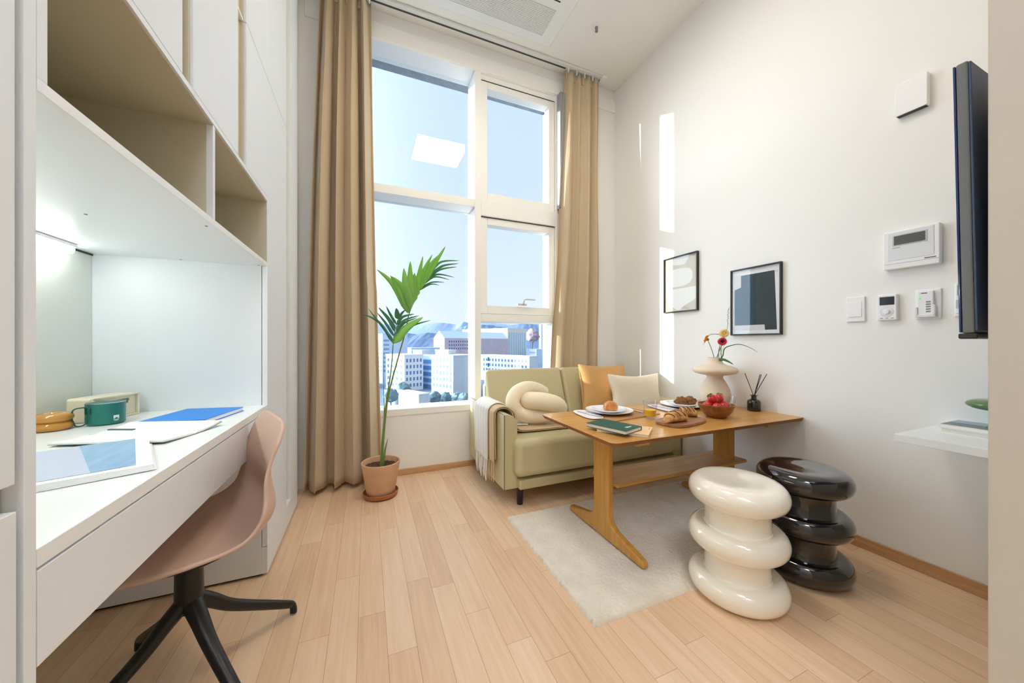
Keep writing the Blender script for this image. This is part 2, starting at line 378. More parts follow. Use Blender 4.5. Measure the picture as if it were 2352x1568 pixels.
# tall cabinet at the far end of the desk
t = thing('tall_cabinet', 'tall white cabinet from floor to ceiling between desk niche and curtain', 'cabinet', (-.7, 2.17, 0))
m = MB(); m.box(-1.018, XL-.022, 1.816, 2.53, .012, ZC-.002).box(-1.018, XL-.04, 2.53, 2.795, .002, ZC-.002)
m.box(XL-.022, XL, 1.816, 2.53, .012, .128).box(XL-.022, XL, 2.318, 2.53, .128, ZC-.002)
m.build('body', LAM, t, bevel=.001)
B(XL-.0195, XL, 1.816, 2.208, .130, 2.174).build('door', LAM, t, bevel=.0012)
B(XL-.0195, XL, 1.816, 2.208, 2.178, ZC-.004).build('door', LAM, t, bevel=.0012)
m = MB(); m.box(XL-.0215, XL-.0195, 2.208, 2.318, .13, 2.17).box(XL-.0215, XL-.0195, 2.208, 2.318, 2.18, ZC-.004).box(XL-.0195, XL-.012, 2.250, 2.262, .13, ZC-.004)
m.build('handle_channel', BEIGE, t, smooth=False)
B(XL-.0195, XL-.006, 2.210, 2.248, 2.171, 2.179).build('channel_bridge', PVC, t)
B(-1.018, XL-.02, 1.83, 2.53, .0005, .012).build('plinth', M('plinth_dark', (60, 56, 50), .7), t)
# near tall cabinet
t = thing('tall_cabinet', 'tall white cabinet cut by the left picture edge in front of the desk', 'cabinet', (-.7, .2, 0))
m = MB(); m.box(-1.018, XL-.022, -1.4, .6425, .012, ZC-.002).box(-1.018, XL, .6445, .6625, .0005, ZC-.002)
m.build('body', LAM, t, bevel=.001)
B(XL-.0205, XL-.0195, .60, .6425, .02, ZC-.01).build('handle_channel', BEIGE, t, smooth=False)
B(XL-.0195, XL, .02, .6325, .845, ZC-.004).build('door', LAM, t, bevel=.0012)
B(XL-.0195, XL, .02, .6345, .03, .811).build('door', LAM, t, bevel=.0012)
B(XL-.0195, XL, -.6, .017, .03, ZC-.004).build('door', LAM, t, bevel=.0012)
B(XL-.0195, XL, -1.39, -.603, .03, ZC-.004).build('door', LAM, t, bevel=.0012)
# desk worktop
o = B(XB, XL, .6635, 1.8145, .722, .748).build('desk_worktop', LAMG, bevel=.0015)
tag(o, 'long white built-in desk top running along the left wall niche', 'desk')
# drawers below the worktop
t = thing('drawer_unit', 'white two drawer unit hanging under the long desk top', 'drawer unit', (-.65, 1.24, .592))
B(XB+.35, XL-.022, .664, 1.8145, .600, .7205).build('body', LAM, t)
B(XL-.020, XL, .664, 1.2355, .592, .7185).build('drawer', LAM, t, bevel=.001)
B(XL-.020, XL, 1.2385, 1.8085, .592, .7185).build('drawer', LAM, t, bevel=.001)
# niche back
o = B(-1.018, XB-.001, .6635, 1.8145, .0005, 1.351).build('niche_panel', M('niche_panel_white', (226, 231, 226), .4))
tag(o, 'tall pale panel forming the back of the desk niche', 'panel')
# open shelf box above the desk
t = thing('open_shelf', 'white open two compartment shelf box above the desk', 'shelf', (-.68, 1.24, 1.352))
B(-1.0, XL, .6635, 1.8145, 1.352, 1.3695).build('bottom_board', LAMG, t, bevel=.001)
B(-.95, XL-.001, 1.2355, 1.2505, 1.3695, 1.637).build('divider', LAM, t, bevel=.001)
B(XL-.02, XL-.0005, .6635, .681, 1.3695, 1.6365).build('side_stile', LAM, t, bevel=.001)
B(-1.0, -.955, .6635, 1.8145, 1.3695, 1.637).build('back_panel', BEIGE, t)
m = MB(); m.box(-.955, XL-.002, 1.8125, 1.8148, 1.3695, 1.637).box(-.955, XL-.004, .6635, 1.8125, 1.6345, 1.6372).box(-.955, XL-.006, .6635, .666, 1.3695, 1.6345)
m.box(-.955, XL-.004, .666, 1.2355, 1.3695, 1.3705).box(-.955, XL-.004, 1.2505, 1.8125, 1.3695, 1.3705)
m.box(-.955, XL-.016, 1.2342, 1.2355, 1.3705, 1.6345)
m.build('lining', BEIGE, t, smooth=False)
for px, py in ((197, 492), (474, 519), (222, 588), (424, 600), (597, 611)):
    p = Zp(px, py, 1.352)
    MB().lathe([(.0035, -.0006), (.0035, .0004)], (p.x, min(p.y, 1.80), 1.352), 12).build('screw_hole', M('hole_dark', (70, 70, 66), .7), t, smooth=False)
# wall cabinets above the shelf
def wall_cabinet(y0, y1, yd0, yd1, ych0, ych1, label, pos):
    t = thing('wall_cabinet', label, 'cabinet', (-.7, (y0+y1)/2, 1.638), group='wall cabinets over the open shelf')
    m = MB(); m.box(-1.018, XL-.022, y0, y1, 1.638, ZC-.002).box(XL-.022, XL, y0, y1, 1.638, 1.652); m.build('body', LAM, t)
    B(XL-.0195, XL, yd0, yd1, 1.654, 2.174).build('door', LAM, t, bevel=.0012)
    B(XL-.0195, XL, yd0, yd1, 2.178, ZC-.004).build('door', LAM, t, bevel=.0012)
    m = MB(); m.box(XL-.0215, XL-.0195, ych0, ych1, 1.654, 2.17).box(XL-.0215, XL-.0195, ych0, ych1, 2.18, ZC-.004).box(XL-.0195, XL-.008, ych1-.007, ych1-.003, 1.654, ZC-.004)
    m.build('handle_channel', BEIGE, t, smooth=False)
    B(XL-.0195, XL-.008, ych0+.002, ych1-.01, 2.171, 2.179).build('channel_bridge', PVC, t)
wall_cabinet(.6645, 1.112, .6645, 1.056, 1.056, 1.112, 'white wall cabinet nearest the camera above the open shelf', 0)
wall_cabinet(1.1125, 1.530, 1.1125, 1.440, 1.440, 1.530, 'white wall cabinet in the middle above the open shelf', 1)
t = thing('wall_cabinet', 'white wall cabinet above the small shelf compartment beside the tall cabinet', 'cabinet', (-.7, 1.67, 1.638), group='wall cabinets over the open shelf')
m = MB(); m.box(-1.018, XL-.022, 1.5305, 1.8145, 1.638, ZC-.002).box(XL-.022, XL, 1.5305, 1.8145, 1.638, 1.652); m.build('body', LAM, t)
B(XL-.0195, XL, 1.5305, 1.8145, 1.654, 2.174).build('door', LAM, t, bevel=.0008)
B(XL-.0195, XL, 1.5305, 1.8145, 2.178, ZC-.004).build('door', LAM, t, bevel=.0008)
# under-shelf lamp
t = thing('tube_lamp', 'glowing white LED tube lamp under the shelf in the desk niche', 'lamp', (-.925, 1.18, 1.335))
B(-.945, -.905, .70, 1.66, 1.340, 1.3515).build('housing', WP, t, bevel=.003)
MB().tube([(-.925, .71, 1.333), (-.925, 1.655, 1.333)], .016, 16).build('tube', M('tube_glow', (255, 255, 250), .4, emit=(252, 255, 246), estr=TUBE), t)
B(-.951, -.949, 1.66, 1.8145, 1.345, 1.3515).build('wire_gap', DARK, t, smooth=False)

# ================================================================== RIGHT WALL FITTINGS
def wy(y): return y
def plate(name, label, cat, y0, y1, z0, z1, th, mat, bev=.004):
    t = thing(name, label, cat, (XW-th/2, (y0+y1)/2, z0))
    B(XW-th, XW-.0006, y0, y1, z0, z1).build('body', mat, t, bevel=bev, seg=3)
    return t
WPL = M('white_device_plastic', (240, 240, 242), .3)
# vent cover box high on the wall
t = plate('vent_cover', 'white square box cover high on the right wall beside the television', 'wall box', .697, .797, 2.056, 2.20, .030, WPL, .003)
B(XW-.027, XW-.004, .702, .793, 2.0545, 2.0575).build('slot', DARK, t, smooth=False)
# intercom
t = plate('intercom', 'white wall intercom panel with dark rectangular screen', 'intercom', .662, .838, 1.358, 1.532, .028, WPL, .004)
x = XW-.028
B(x-.0015, x+.002, .678, .822, 1.398, 1.526).build('face', M('device_face', (226, 228, 232), .3), t, bevel=.001)
B(x-.003, x, .697, .806, 1.462, 1.512).build('screen_frame', M('silver_frame', (196, 198, 202), .3, metal=.3), t, bevel=.0008)
B(x-.0036, x-.002, .7025, .8005, 1.4665, 1.5075).build('screen', M('lcd_grey', (92, 94, 90), .12), t, smooth=False)
B(x-.0018, x, .672, .706, 1.388, 1.3905).build('slot', DARK, t, smooth=False)
B(x-.001, x, .664, .836, 1.382, 1.3832).build('seam', M('seam_grey', (190, 192, 196), .5), t, smooth=False)
B(x-.0019, x, .780, .806, 1.4525, 1.4555).build('lettering', M('print_grey', (150, 152, 156), .5), t, smooth=False)
# light switch
t = plate('light_switch', 'plain white two-rocker light switch, leftmost of the wall controls', 'light switch', .911, .983, 1.124, 1.248, .010, WPL, .003)
x = XW-.010
B(x-.002, x, .922, .972, 1.186, 1.222).build('rocker', WPL, t, bevel=.001)
B(x-.004, x, .922, .972, 1.148, 1.184).build('rocker', WPL, t, bevel=.001)
# thermostat
t = plate('thermostat', 'white thermostat with small dark display and round dial', 'thermostat', .794, .864, 1.124, 1.246, .020, WPL, .005)
x = XW-.020
B(x-.0012, x+.001, .803, .853, 1.196, 1.234).build('display', M('lcd_dark', (58, 66, 74), .1), t, smooth=False)
MB().lathe([(.013, 0), (.012, .006), (.010, .008)], (0, 0, 0), 24, mat=Matrix.Translation((x, .829, 1.164)) @ Matrix.Rotation(-PI/2, 4, 'Y')).build('dial', WPL, t)
MB().lathe([(.024, 0), (.024, .001)], (0, 0, 0), 32, mat=Matrix.Translation((x, .829, 1.164)) @ Matrix.Rotation(-PI/2, 4, 'Y')).build('dial_ring', M('device_face', (226, 228, 232), .3), t)
GP = M('print_grey', (150, 152, 156), .5)
for k in range(3): B(x-.0008, x, .805+k*.018, .815+k*.018, 1.132, 1.135).build('button', GP, t, smooth=False)
# ventilation controller
t = plate('fan_controller', 'white wall remote in a cradle with green light and button column', 'fan controller', .664, .740, 1.122, 1.254, .008, WPL, .003)
x = XW-.008
B(x-.014, x, .682, .730, 1.140, 1.246).build('remote', WPL, t, bevel=.003, seg=3)
m = MB(); m.box(x-.018, x, .676, .684, 1.136, 1.182).box(x-.018, x, .728, .736, 1.136, 1.176).box(x-.018, x, .676, .736, 1.130, 1.142)
m.build('cradle', M('device_face', (226, 228, 232), .3), t, bevel=.002)
for k in range(5):
    B(x-.0155, x-.013, .690, .704, 1.152+k*.0105, 1.158+k*.0105).build('button', M('button_grey', (128, 136, 138), .5), t, bevel=.001)
MB().sphere((x-.0145, .722, 1.214), (.002, .004, .004), 12, 8).build('indicator', M('green_led', (90, 220, 90), .3, emit=(90, 220, 90), estr=.6), t)
B(x-.0148, x-.013, .700, .718, 1.2345, 1.2375).build('lettering', DARK, t, smooth=False)
# air conditioner remote behind the tv
t = plate('remote_control', 'white remote with green-grey display half hidden behind the television', 'remote control', .560, .628, 1.126, 1.262, .010, WPL, .003)
x = XW-.010
B(x-.014, x, .568, .622, 1.138, 1.270).build('shell', WPL, t, bevel=.005, seg=3)
B(x-.0148, x-.012, .574, .616, 1.214, 1.256).build('display', M('lcd_green', (150, 172, 158), .15), t, smooth=False)
B(x-.0146, x-.012, .600, .620, 1.160, 1.196).build('button', M('button_light', (196, 200, 204), .5), t, bevel=.002)
m = MB(); m.box(x-.0144, x-.012, .574, .590, 1.160, 1.170); m.build('button', GP, t, bevel=.001)

# framed prints
def frame(name, label, y0, y1, z0, z1, shapes, fw=.008):
    t = thing(name, label, 'framed print', (XW-.01, (y0+y1)/2, z0), group='framed prints on the right wall')
    BF = M('black_frame', (30, 31, 34), .4); x = XW-.022
    m = MB(); m.box(x, XW-.001, y0, y1, z0, z0+fw).box(x, XW-.001, y0, y1, z1-fw, z1).box(x, XW-.001, y0, y0+fw, z0+fw, z1-fw).box(x, XW-.001, y1-fw, y1, z0+fw, z1-fw)
    m.build('frame', BF, t, bevel=.001)
    w_, h_ = y1-y0-2*fw, z1-z0-2*fw
    m = MB(); mats = []
    for i, (mt, poly) in enumerate(shapes):
        if mt not in mats: mats.append(mt)
        m.mi = mats.index(mt); xx = XW-.008-.0002*i
        m.prism([(xx, y1-fw-a*w_, z1-fw-b*h_) for a, b in poly], (.0002 if i else .004, 0, 0))
    m.build('artwork', mats, t, smooth=False)
    B(x+.004, x+.006, y0+fw, y1-fw, z0+fw, z1-fw).build('glazing', PGL, t, smooth=False)
PGL = thin_glass('picture_glass', (252, 253, 253), .0, .0, .34)
full = [(0, 0), (1, 0), (1, 1), (0, 1)]
pb = M('print_beige', (206, 194, 172), .8); pw = M('print_ivory', (236, 233, 222), .8)
def superel(cx, cy, a, b, n=2.6, k=40, a0=0, a1=360):
    o = []
    for i in range(k):
        t = R(a0+(a1-a0)*i/k); c, s_ = math.cos(t), math.sin(t)
        o.append((cx+a*math.copysign(abs(c)**(2/n), c), cy+b*math.copysign(abs(s_)**(2/n), s_)))
    return o
frame('picture_frame', 'black framed print of two ivory blobs on beige, left of the two', 1.844, 2.162, 1.259, 1.70, [
    (pb, full), (pw, [(0.30, 0), (.76, 0), (.70, .10), (.62, .16), (.30, .14), (.2, .06)]), (pw, superel(.44, .38, .42, .17)),
    (pw, [(.04, .585), (.96, .585), (.96, .80), (.80, .86), (.62, .90), (.50, .97), (.40, .985), (.28, .93), (.12, .86), (.06, .74)]), (pb, [(.04, .57), (.96, .57), (.96, .583), (.04, .583)])])
pk = M('print_slate', (52, 62, 68), .75); pn = M('print_blue', (44, 72, 92), .75); pg = M('print_lilac_grey', (214, 210, 212), .8); pq = M('print_paper', (232, 231, 230), .8)
frame('picture_frame', 'black framed dark blue abstract print hanging right of the ivory one', 1.281, 1.590, 1.067, 1.50, [
    (pq, full), (pk, [(.19, .085), (.885, .085), (.93, .945), (.045, .945), (.045, .30), (.19, .27)]), (pn, [(.19, .085), (.44, .085), (.46, .86), (.045, .86), (.045, .30), (.19, .27)]),
    (pg, [(.045, .07), (.19, .07), (.19, .27), (.045, .30)]), (pg, [(.045, .865), (.69, .865), (.70, .945), (.045, .945)]), (pg, [(.885, .085), (.955, .085), (.955, .12), (.89, .12)])])

# television on a swing arm
t = thing('television', 'thin black flat television seen edge-on at the right edge of the room', 'television', (1.72, .33, 1.04))
tilt = Matrix.Translation((1.204, .305, 1.04)) @ Matrix.Rotation(R(-.9), 4, 'X')
MB().box(0, 1.0, 0, .018, 0, .594, tilt).build('back_shell', M('tv_back', (118, 121, 124), .38), t, bevel=.004)
MB().box(.0, 1.0, .018, .0215, .002, .592, tilt).build('screen', M('tv_screen_sky_glint', (40, 62, 108), .08), t, bevel=.001)  # blue put into the screen colour to stand for sky reflected along its edge
MB().box(.0005, .9995, -.004, .0, .004, .590, tilt).build('back_cover', M('tv_cover', (74, 88, 116), .4), t, bevel=.004)
MB().box(0, 1.0, -.004, .0235, -.012, 0, tilt).build('chin', DARK, t, bevel=.003)
m = MB(); m.box(.40, .60, -.03, -.006, .2, .4, tilt); m.tube([(1.70, .27, 1.36), (1.70, .2785, 1.36)], .02, 12); m.build('mount', DARK, t, bevel=.002)

# floating shelf and things on it
sz = .665; sc = Zp(2053, 995, sz)
o = B(sc.x, XW-.0006, .278, sc.y, sz-.03, sz).build('wall_shelf', LAMG, bevel=.002)
tag(o, 'white floating wall shelf at the right edge under the television', 'shelf')
def book(name, label, cat, A, Bp, C, z0, th, cover, pages, group=None, spine_first=True):
    """A corner, B along the length, C along the width (px on the top face)"""
    u = (Bp-A); u.z = 0; L_ = u.length; u.normalize(); v = Vector((-u.y, u.x, 0)); c = C-A; c.z = 0
    W_ = c.dot(v)
    if W_ < 0: v = -v; W_ = -W_
    mat = Matrix(((u.x, v.x, 0, A.x), (u.y, v.y, 0, A.y), (0, 0, 1, z0), (0, 0, 0, 1)))
    cen = mat @ Vector((L_/2, W_/2, 0))
    t = thing(name, label, cat, cen, 0, group)
    ct = .0022
    m = MB(); m.box(0, L_, 0, W_, 0, ct, mat).box(0, L_, 0, W_, th-ct, th, mat)
    if spine_first == 'A': m.box(0, L_, 0, ct, ct, th-ct, mat)
    elif spine_first == 'C': m.box(0, L_, W_-ct, W_, ct, th-ct, mat)
    elif spine_first == 'L0': m.box(0, ct, 0, W_, ct, th-ct, mat)
    m.build('cover', cover, t, bevel=.001)
    MB().box(.003, L_-.003, .003, W_-.003, ct, th-ct, mat).build('pages', pages, t, smooth=False)
    return t, mat, L_, W_
PAPER = M('paper_edge', (236, 232, 222), .85, noise_amt=.12, noise_scale=6, stretch=(1, 1, 120)); PAPW = M('white_paper', (240, 240, 238), .75)
a = Vector((2.085, .618, 0))
book('book', 'thick white paperback under the magazine on the wall shelf', 'book', a+Vector((.004, -.004, 0)), a+Vector((.004, -.285, 0)), a+Vector((.186, -.004, 0)), sz, .0205, PAPW, PAPER, None, 'C')
sz += .0209
t, mt, L_, W_ = book('magazine', 'magazine with dark and blue cover on the white wall shelf', 'magazine', a, a+Vector((0, -.29, 0)), a+Vector((.188, 0, 0)), sz, .012, PAPW, PAPW, None, 'A')
MB().box(.0, L_, .018, W_*.55, .0121, .0124, mt).build('cover_print', M('mag_slate', (84, 94, 96), .3), t, smooth=False)
MB().box(.0, L_, W_*.55, W_-.004, .0121, .0124, mt).build('cover_print', M('mag_blue', (128, 160, 186), .3), t, smooth=False)
p = Dp(2299, 931, 1.28)
t = thing('glass_vase', 'green glass mushroom-topped vase standing on the wall shelf magazine', 'vase', (p.x, p.y, sz+.0128))
GRN = M('green_glass', (84, 118, 74), .06, coat=.5)
z_ = p.z-sz-.0128
MB().lathe([(.030, 0), (.032, .006), (.018, .03), (.014, z_-.035), (.020, z_-.024)] + [(.030+.052*math.cos(R(q)), z_+.021*math.sin(R(q))) for q in range(-75, 91, 11)] + [(.014, z_+.019), (.010, z_+.010)], (p.x, p.y, sz+.0128), 48).build('body', GRN, t)
# ================================================================== RUG
def rug_fn():
    x0, x1, y0, y1 = .752, 2.16, 1.032, 1.868
    m = MB(); rnd = random.Random(2)
    def top(u, v):
        x = lerp(x0, x1, u); y = lerp(y0, y1, v); st_ = min(math.hypot(x-1.403, y-.962)-.188, math.hypot(x-1.810, y-.938)-.183)
        e = min(u*(x1-x0), (1-u)*(x1-x0), v*(y1-y0), (1-v)*(y1-y0))
        q = Vector((x*90, y*90, 0)); j = noise.noise(q)*.006 if e < .004 else 0
        z = .0165*min(1, (e/.012))**.5 + (noise.noise(q*.9)*.0022+noise.noise(Vector((x*14, y*14, 3)))*.0018)*(1 if e > .001 else 0)
        z *= max(0, min(1, st_/.02))
        return Vector((x+j, y+j*.8, max(z, .0004)))
    m.grid(top, 420, 250); return m
RUGM = M('ivory_rug', (238, 231, 217), .95, rgb2=(222, 213, 196), noise_scale=9, bump=1.0, bump_scale=420, sheen=.4, spec=.1)
tag(rug_fn().build('rug', RUGM, angle=180), 'ivory short pile rug lying on the plank floor under the table', 'rug')

# ================================================================== SOFA
LEA = M('olive_leather', (198, 187, 148), .42, spec=.4, bump=.18, bump_scale=260, noise_amt=.04, noise_scale=8)
PIP = M('seam_dark', (96, 90, 68), .6)
t = thing('sofa', 'pale olive leather two-seat sofa with black legs below the window', 'sofa', (1.5, 2.35, 0))
B(.866, 2.17, 1.945, 2.60, .112, .172).box(.868, 2.168, 1.985, 2.60, .172, .205).build('base_rail', LEA, t, bevel=.010, seg=3)
B(.835, 2.19, 1.915, 2.50, .192, .425).build('seat_cushion', LEA, t, bevel=.045, seg=6)
def arm(x0, x1, inner):
    # profile in x,z ; inner = +1 when the rounded side is at x1
    w_ = x1-x0
    pr = [(0, .112), (w_, .112), (w_, .49)] + [(w_-.075+.075*math.cos(R(a)), .50+.075*math.sin(R(a))) for a in range(10, 91, 10)] + [(.012, .577), (.003, .574), (0, .566)]
    pts = [((x0+a) if inner > 0 else (x1-a), z) for a, z in pr]
    m = MB(); m.rings([[Vector((a, y, z)) for a, z in pts] for y in (1.985, 2.735)]); return m
arm(.775, .868, 1).build('armrest', LEA, t, bevel=.007, seg=3)
arm(2.165, 2.262, -1).build('armrest', LEA, t, bevel=.007, seg=3)
m = MB(); m.tube([(.779, 1.983, .115), (.779, 1.983, .571), (.779, 2.0, .574), (.779, 2.73, .574)], .0022, 6); m.build('piping', PIP, t)
m = MB(); m.tube([(2.258, 1.983, .115), (2.258, 1.983, .571), (2.258, 2.0, .574)], .0022, 6); m.build('piping', PIP, t)
B(.868, 2.165, 2.62, 2.700, .15, .69).build('back_frame', LEA, t, bevel=.02, seg=3)
def back_c(x0, x1):
    c = Matrix.Translation((0, 2.545, .405)) @ Matrix.Rotation(R(-20), 4, 'X')
    m = MB(); m.box(x0, x1, -.055, .036, 0, .41, c)
    o = m.build('back_cushion', LEA, t, bevel=.030, seg=6)
    pts = [c @ Vector(p) for p in ((x0+.006, -.054, .02), (x0+.006, -.052, .385), (x0+.03, -.052, .404), (x1-.03, -.052, .404), (x1-.006, -.052, .385), (x1-.006, -.054, .02))]
    MB().tube([c @ Vector((x0+.012, -.040, .03)), c @ Vector((x0+.012, -.040, .38)), c @ Vector((x0+.03, -.034, .396))], .0018, 6).build('piping', PIP, o)
back_c(.874, 1.560); back_c(1.566, 2.162)
for x, y in ((.895, 2.01), (.85, 2.69), (2.18, 2.01), (2.20, 2.69)):
    MB().lathe([(.0185, 0), (.019, .004), (.021, .10), (.021, .118)], (x, y, 0), 20).build('leg', BLACK, t)

# cushions
def pillow(name, label, c, w_, h_, th, yaw, tilt, roll, mat, corner=.05, seed=1, parts=None):
    mt = Matrix.Translation(c) @ Matrix.Rotation(R(yaw), 4, 'Z') @ Matrix.Rotation(R(tilt), 4, 'X') @ Matrix.Rotation(R(roll), 4, 'Y')
    t = thing(name, label, 'cushion', c)
    def side(sg):
        def fn(u, v):
            a, b = u*2-1, v*2-1
            e = max(0, (1-abs(a)**2.6))*max(0, (1-abs(b)**2.6))
            pin = 1-corner*(1-abs(a)**1.5)*abs(b)**3 , 1-corner*(1-abs(b)**1.5)*abs(a)**3
            x = a*w_/2*pin[1]; z = b*h_/2*pin[0]
            y = sg*(th/2*e**.42 + .002) + .004*noise.noise(Vector((a*2.2+seed, b*2.2, sg)))*e
            y += .004*math.sin(5*math.atan2(b, a)+seed)*(abs(a)*abs(b))**.8*e**.3*sg
            return mt @ Vector((x, y, z+h_/2))
        return fn
    m = MB(); m.grid(side(-1), 40, 40); m.grid(side(1), 40, 40); bmesh.ops.remove_doubles(m.bm, verts=m.bm.verts, dist=.0045)
    m.build('cover', mat, t, angle=180)
    return t, mt
TANF = cloth('tan_linen', (204, 158, 102), .04, .5, 500); IVF = cloth('ivory_linen', (232, 219, 198), .06, .5, 500)
ct = Yp(1388, 930, 2.36)
t, mt = pillow('cushion', 'tan linen square cushion with fringed edge leaning on the sofa back', (1.825, 2.335, .432), .45, .42, .13, -6, -16, 2, TANF, .13, 3)
m = MB(); rn = random.Random(4)
for sgn in (-1, 1):
    pts = [mt @ Vector((sgn*(.212+.002*rn.random()-.008*(1-abs(b))), 0, .205+b*.20)) for b in [i/20*2-1 for i in range(21)]]
    m.tube(pts, [.004+.0015*rn.random() for _ in pts], 6)
m.build('fringed_edge', TANF, t)
pillow('cushion', 'ivory linen cushion propped in front of the tan cushion', (2.005, 2.165, .432), .50, .345, .12, -4, -14, 1, IVF, .16, 8)
# knot cushion
def zk(x, y, yy): return Yp(1060+x/5.225, 820+y/5.225, yy)
path = [zk(1010, 445, 2.36), zk(900, 385, 2.33), zk(770, 372, 2.27), zk(650, 440, 2.24), zk(615, 560, 2.22), zk(690, 670, 2.21), zk(820, 705, 2.18), zk(990, 700, 2.16), zk(1130, 672, 2.14), zk(1185, 610, 2.12), zk(1120, 560, 2.10), zk(980, 530, 2.12), zk(850, 520, 2.17), zk(775, 515, 2.24), zk(735, 500, 2.30)]
pp = smooth_path(path, 6); n_ = len(pp)
rad = [(.050 if i < n_*.62 else .050+.011*math.sin(PI*(i/n_-.62)/.38)) for i in range(n_)]
rad[0] *= .35; rad[1] *= .7; rad[-1] *= .4; rad[-2] *= .75
KN = cloth('ivory_velour', (238, 224, 196), .0, .3, 600)
o = MB().tube(pp, rad, 20).build('knot_cushion', KN, angle=180)
tag(o, 'ivory knotted tube cushion on the left sofa seat', 'cushion')

# throw blanket over the left arm
t = thing('throw_blanket', 'white and beige fringed throw draped over the left sofa arm', 'blanket', (.86, 2.2, .43))
TW = cloth('throw_white', (232, 228, 220), .05, .8, 350); TB = cloth('throw_beige', (206, 182, 144), .05, .8, 350)
def strip(off, ya, yb, zdrop, length, amp, mat, ph, nm):
    prof = [(.770-off, zdrop), (.768-off, .40), (.767-off, .53), (.769-off*.8, .572+off*.6), (.785, .586+off), (.825, .587+off), (.862, .570+off), (.876+off, .535+off*.8), (.881+off, .48), (.892+off, .447+off), (.93, .434+off), (1.02, .430+off), (.90+length, .429+off)]
    P = smooth_path([(x, 0, z) for x, z in prof], 6); N = len(P)-1
    def fn(u, v):
        i = v*N; a = P[int(i)]; b = P[min(N, int(i)+1)]; p = a.lerp(b, i-int(i))
        spread = 1+.10*max(0, (.45-v))*2
        yc = (ya+yb)/2; y = yc+(u-.5)*(yb-ya)*(1 + (.5*max(0, v-.62)) - .12*max(0, .3-v))
        w_ = amp*math.sin(u*15+ph+v*2)*(1 if v < .25 else .35)
        return Vector((p.x-abs(w_)*(v < .25)*1.0, y, p.z+abs(w_)*(v > .25)*.8))
    return MB().grid(fn, 44, 90).build(nm, mat, t, solid=.0065, angle=180), fn
f1, g1 = strip(.006, 2.085, 2.40, .27, .46, .006, TB, .3, 'fold')
f2, g2 = strip(.016, 2.080, 2.38, .25, .44, .007, TB, 1.3, 'fold')
f3, g3 = strip(.027, 2.175, 2.455, .235, .10, .008, TW, 2.1, 'fold')
m1 = MB(); m2 = MB(); rn = random.Random(9)
for k in range(34):
    u = (k+.5)/34; g, mm = ((g3, m1) if k % 3 else (g2, m2))
    p = g(u, 0)+Vector((-.004*(k % 2), 0, .004)); ln = .10+.04*rn.random(); dx, dy = rn.uniform(-.008, .004), rn.uniform(-.012, .012)
    mm.tube([p, p+Vector((dx*.4, dy*.3, -ln*.35)), p+Vector((dx, dy, -ln*.75)), p+Vector((dx*1.1, dy*1.4, -ln))], [.0032, .0036, .0045, .002], 6)
m1.build('fringe', TW, t); m2.build('fringe', TB, t)

# ================================================================== TABLE
t = thing('dining_table', 'honey oak trestle table with lower shelf standing on the rug', 'table', (1.61, 1.50, .02))
TZ = .597
tx0, tx1, ty0, ty1 = .948, 2.272, 1.172, 1.832
m = MB(); r_ = .03
pl = [(tx0+r_+r_*math.cos(R(a)), ty0+r_+r_*math.sin(R(a))) for a in range(180, 271, 15)]+[(tx1, ty0), (tx1, ty1)]+[(tx0+r_+r_*math.cos(R(a)), ty1-r_+r_*math.sin(R(a))) for a in range(90, 181, 15)]
m.mi = 0; m.prism([(x, y, TZ-.0015) for x, y in pl], (0, 0, .0015))
m.mi = 1
def inset(pl, d):
    cx, cy = (tx0+tx1)/2, (ty0+ty1)/2
    return [(x+(d if x < cx else 0), y+(d if y < cy else -d)) for x, y in pl]
m.rings([[Vector((x, y, TZ-.020)) for x, y in inset(pl, .010)], [Vector((x, y, TZ-.0016)) for x, y in pl]])
m.build('tabletop', [TEAK, TEAKE], t, bevel=.001)
def trestle(x):
    th = .036; yc = 1.485
    z0 = .021
    prof = [(yc-.300, z0), (yc+.300, z0), (yc+.302, z0+.022), (yc+.290, z0+.032), (yc+.11, z0+.072), (yc+.075, z0+.092), (yc+.062, z0+.13), (yc+.062, TZ-.0205), (yc-.062, TZ-.0205), (yc-.062, z0+.13), (yc-.075, z0+.092), (yc-.11, z0+.072), (yc-.290, z0+.032), (yc-.302, z0+.022)]
    m = MB(); m.rings([[Vector((xx, y, z)) for y, z in prof] for xx in (x-th/2, x+th/2)])
    m.build('leg', TEAKV, t, bevel=.010, seg=4)
trestle(1.135); trestle(2.045)
B(1.1535, 2.13, 1.395, 1.605, .292, .310).build('lower_shelf', TEAK, t, bevel=.005, seg=3)
B(1.16, 2.02, 1.47, 1.50, .262, .292).build('stretcher', TEAK, t, bevel=.003)
for x in (1.10, 2.0):
    B(x, x+.075, 1.20, 1.77, TZ-.038, TZ-.0205).build('batten', TEAK, t, bevel=.006)

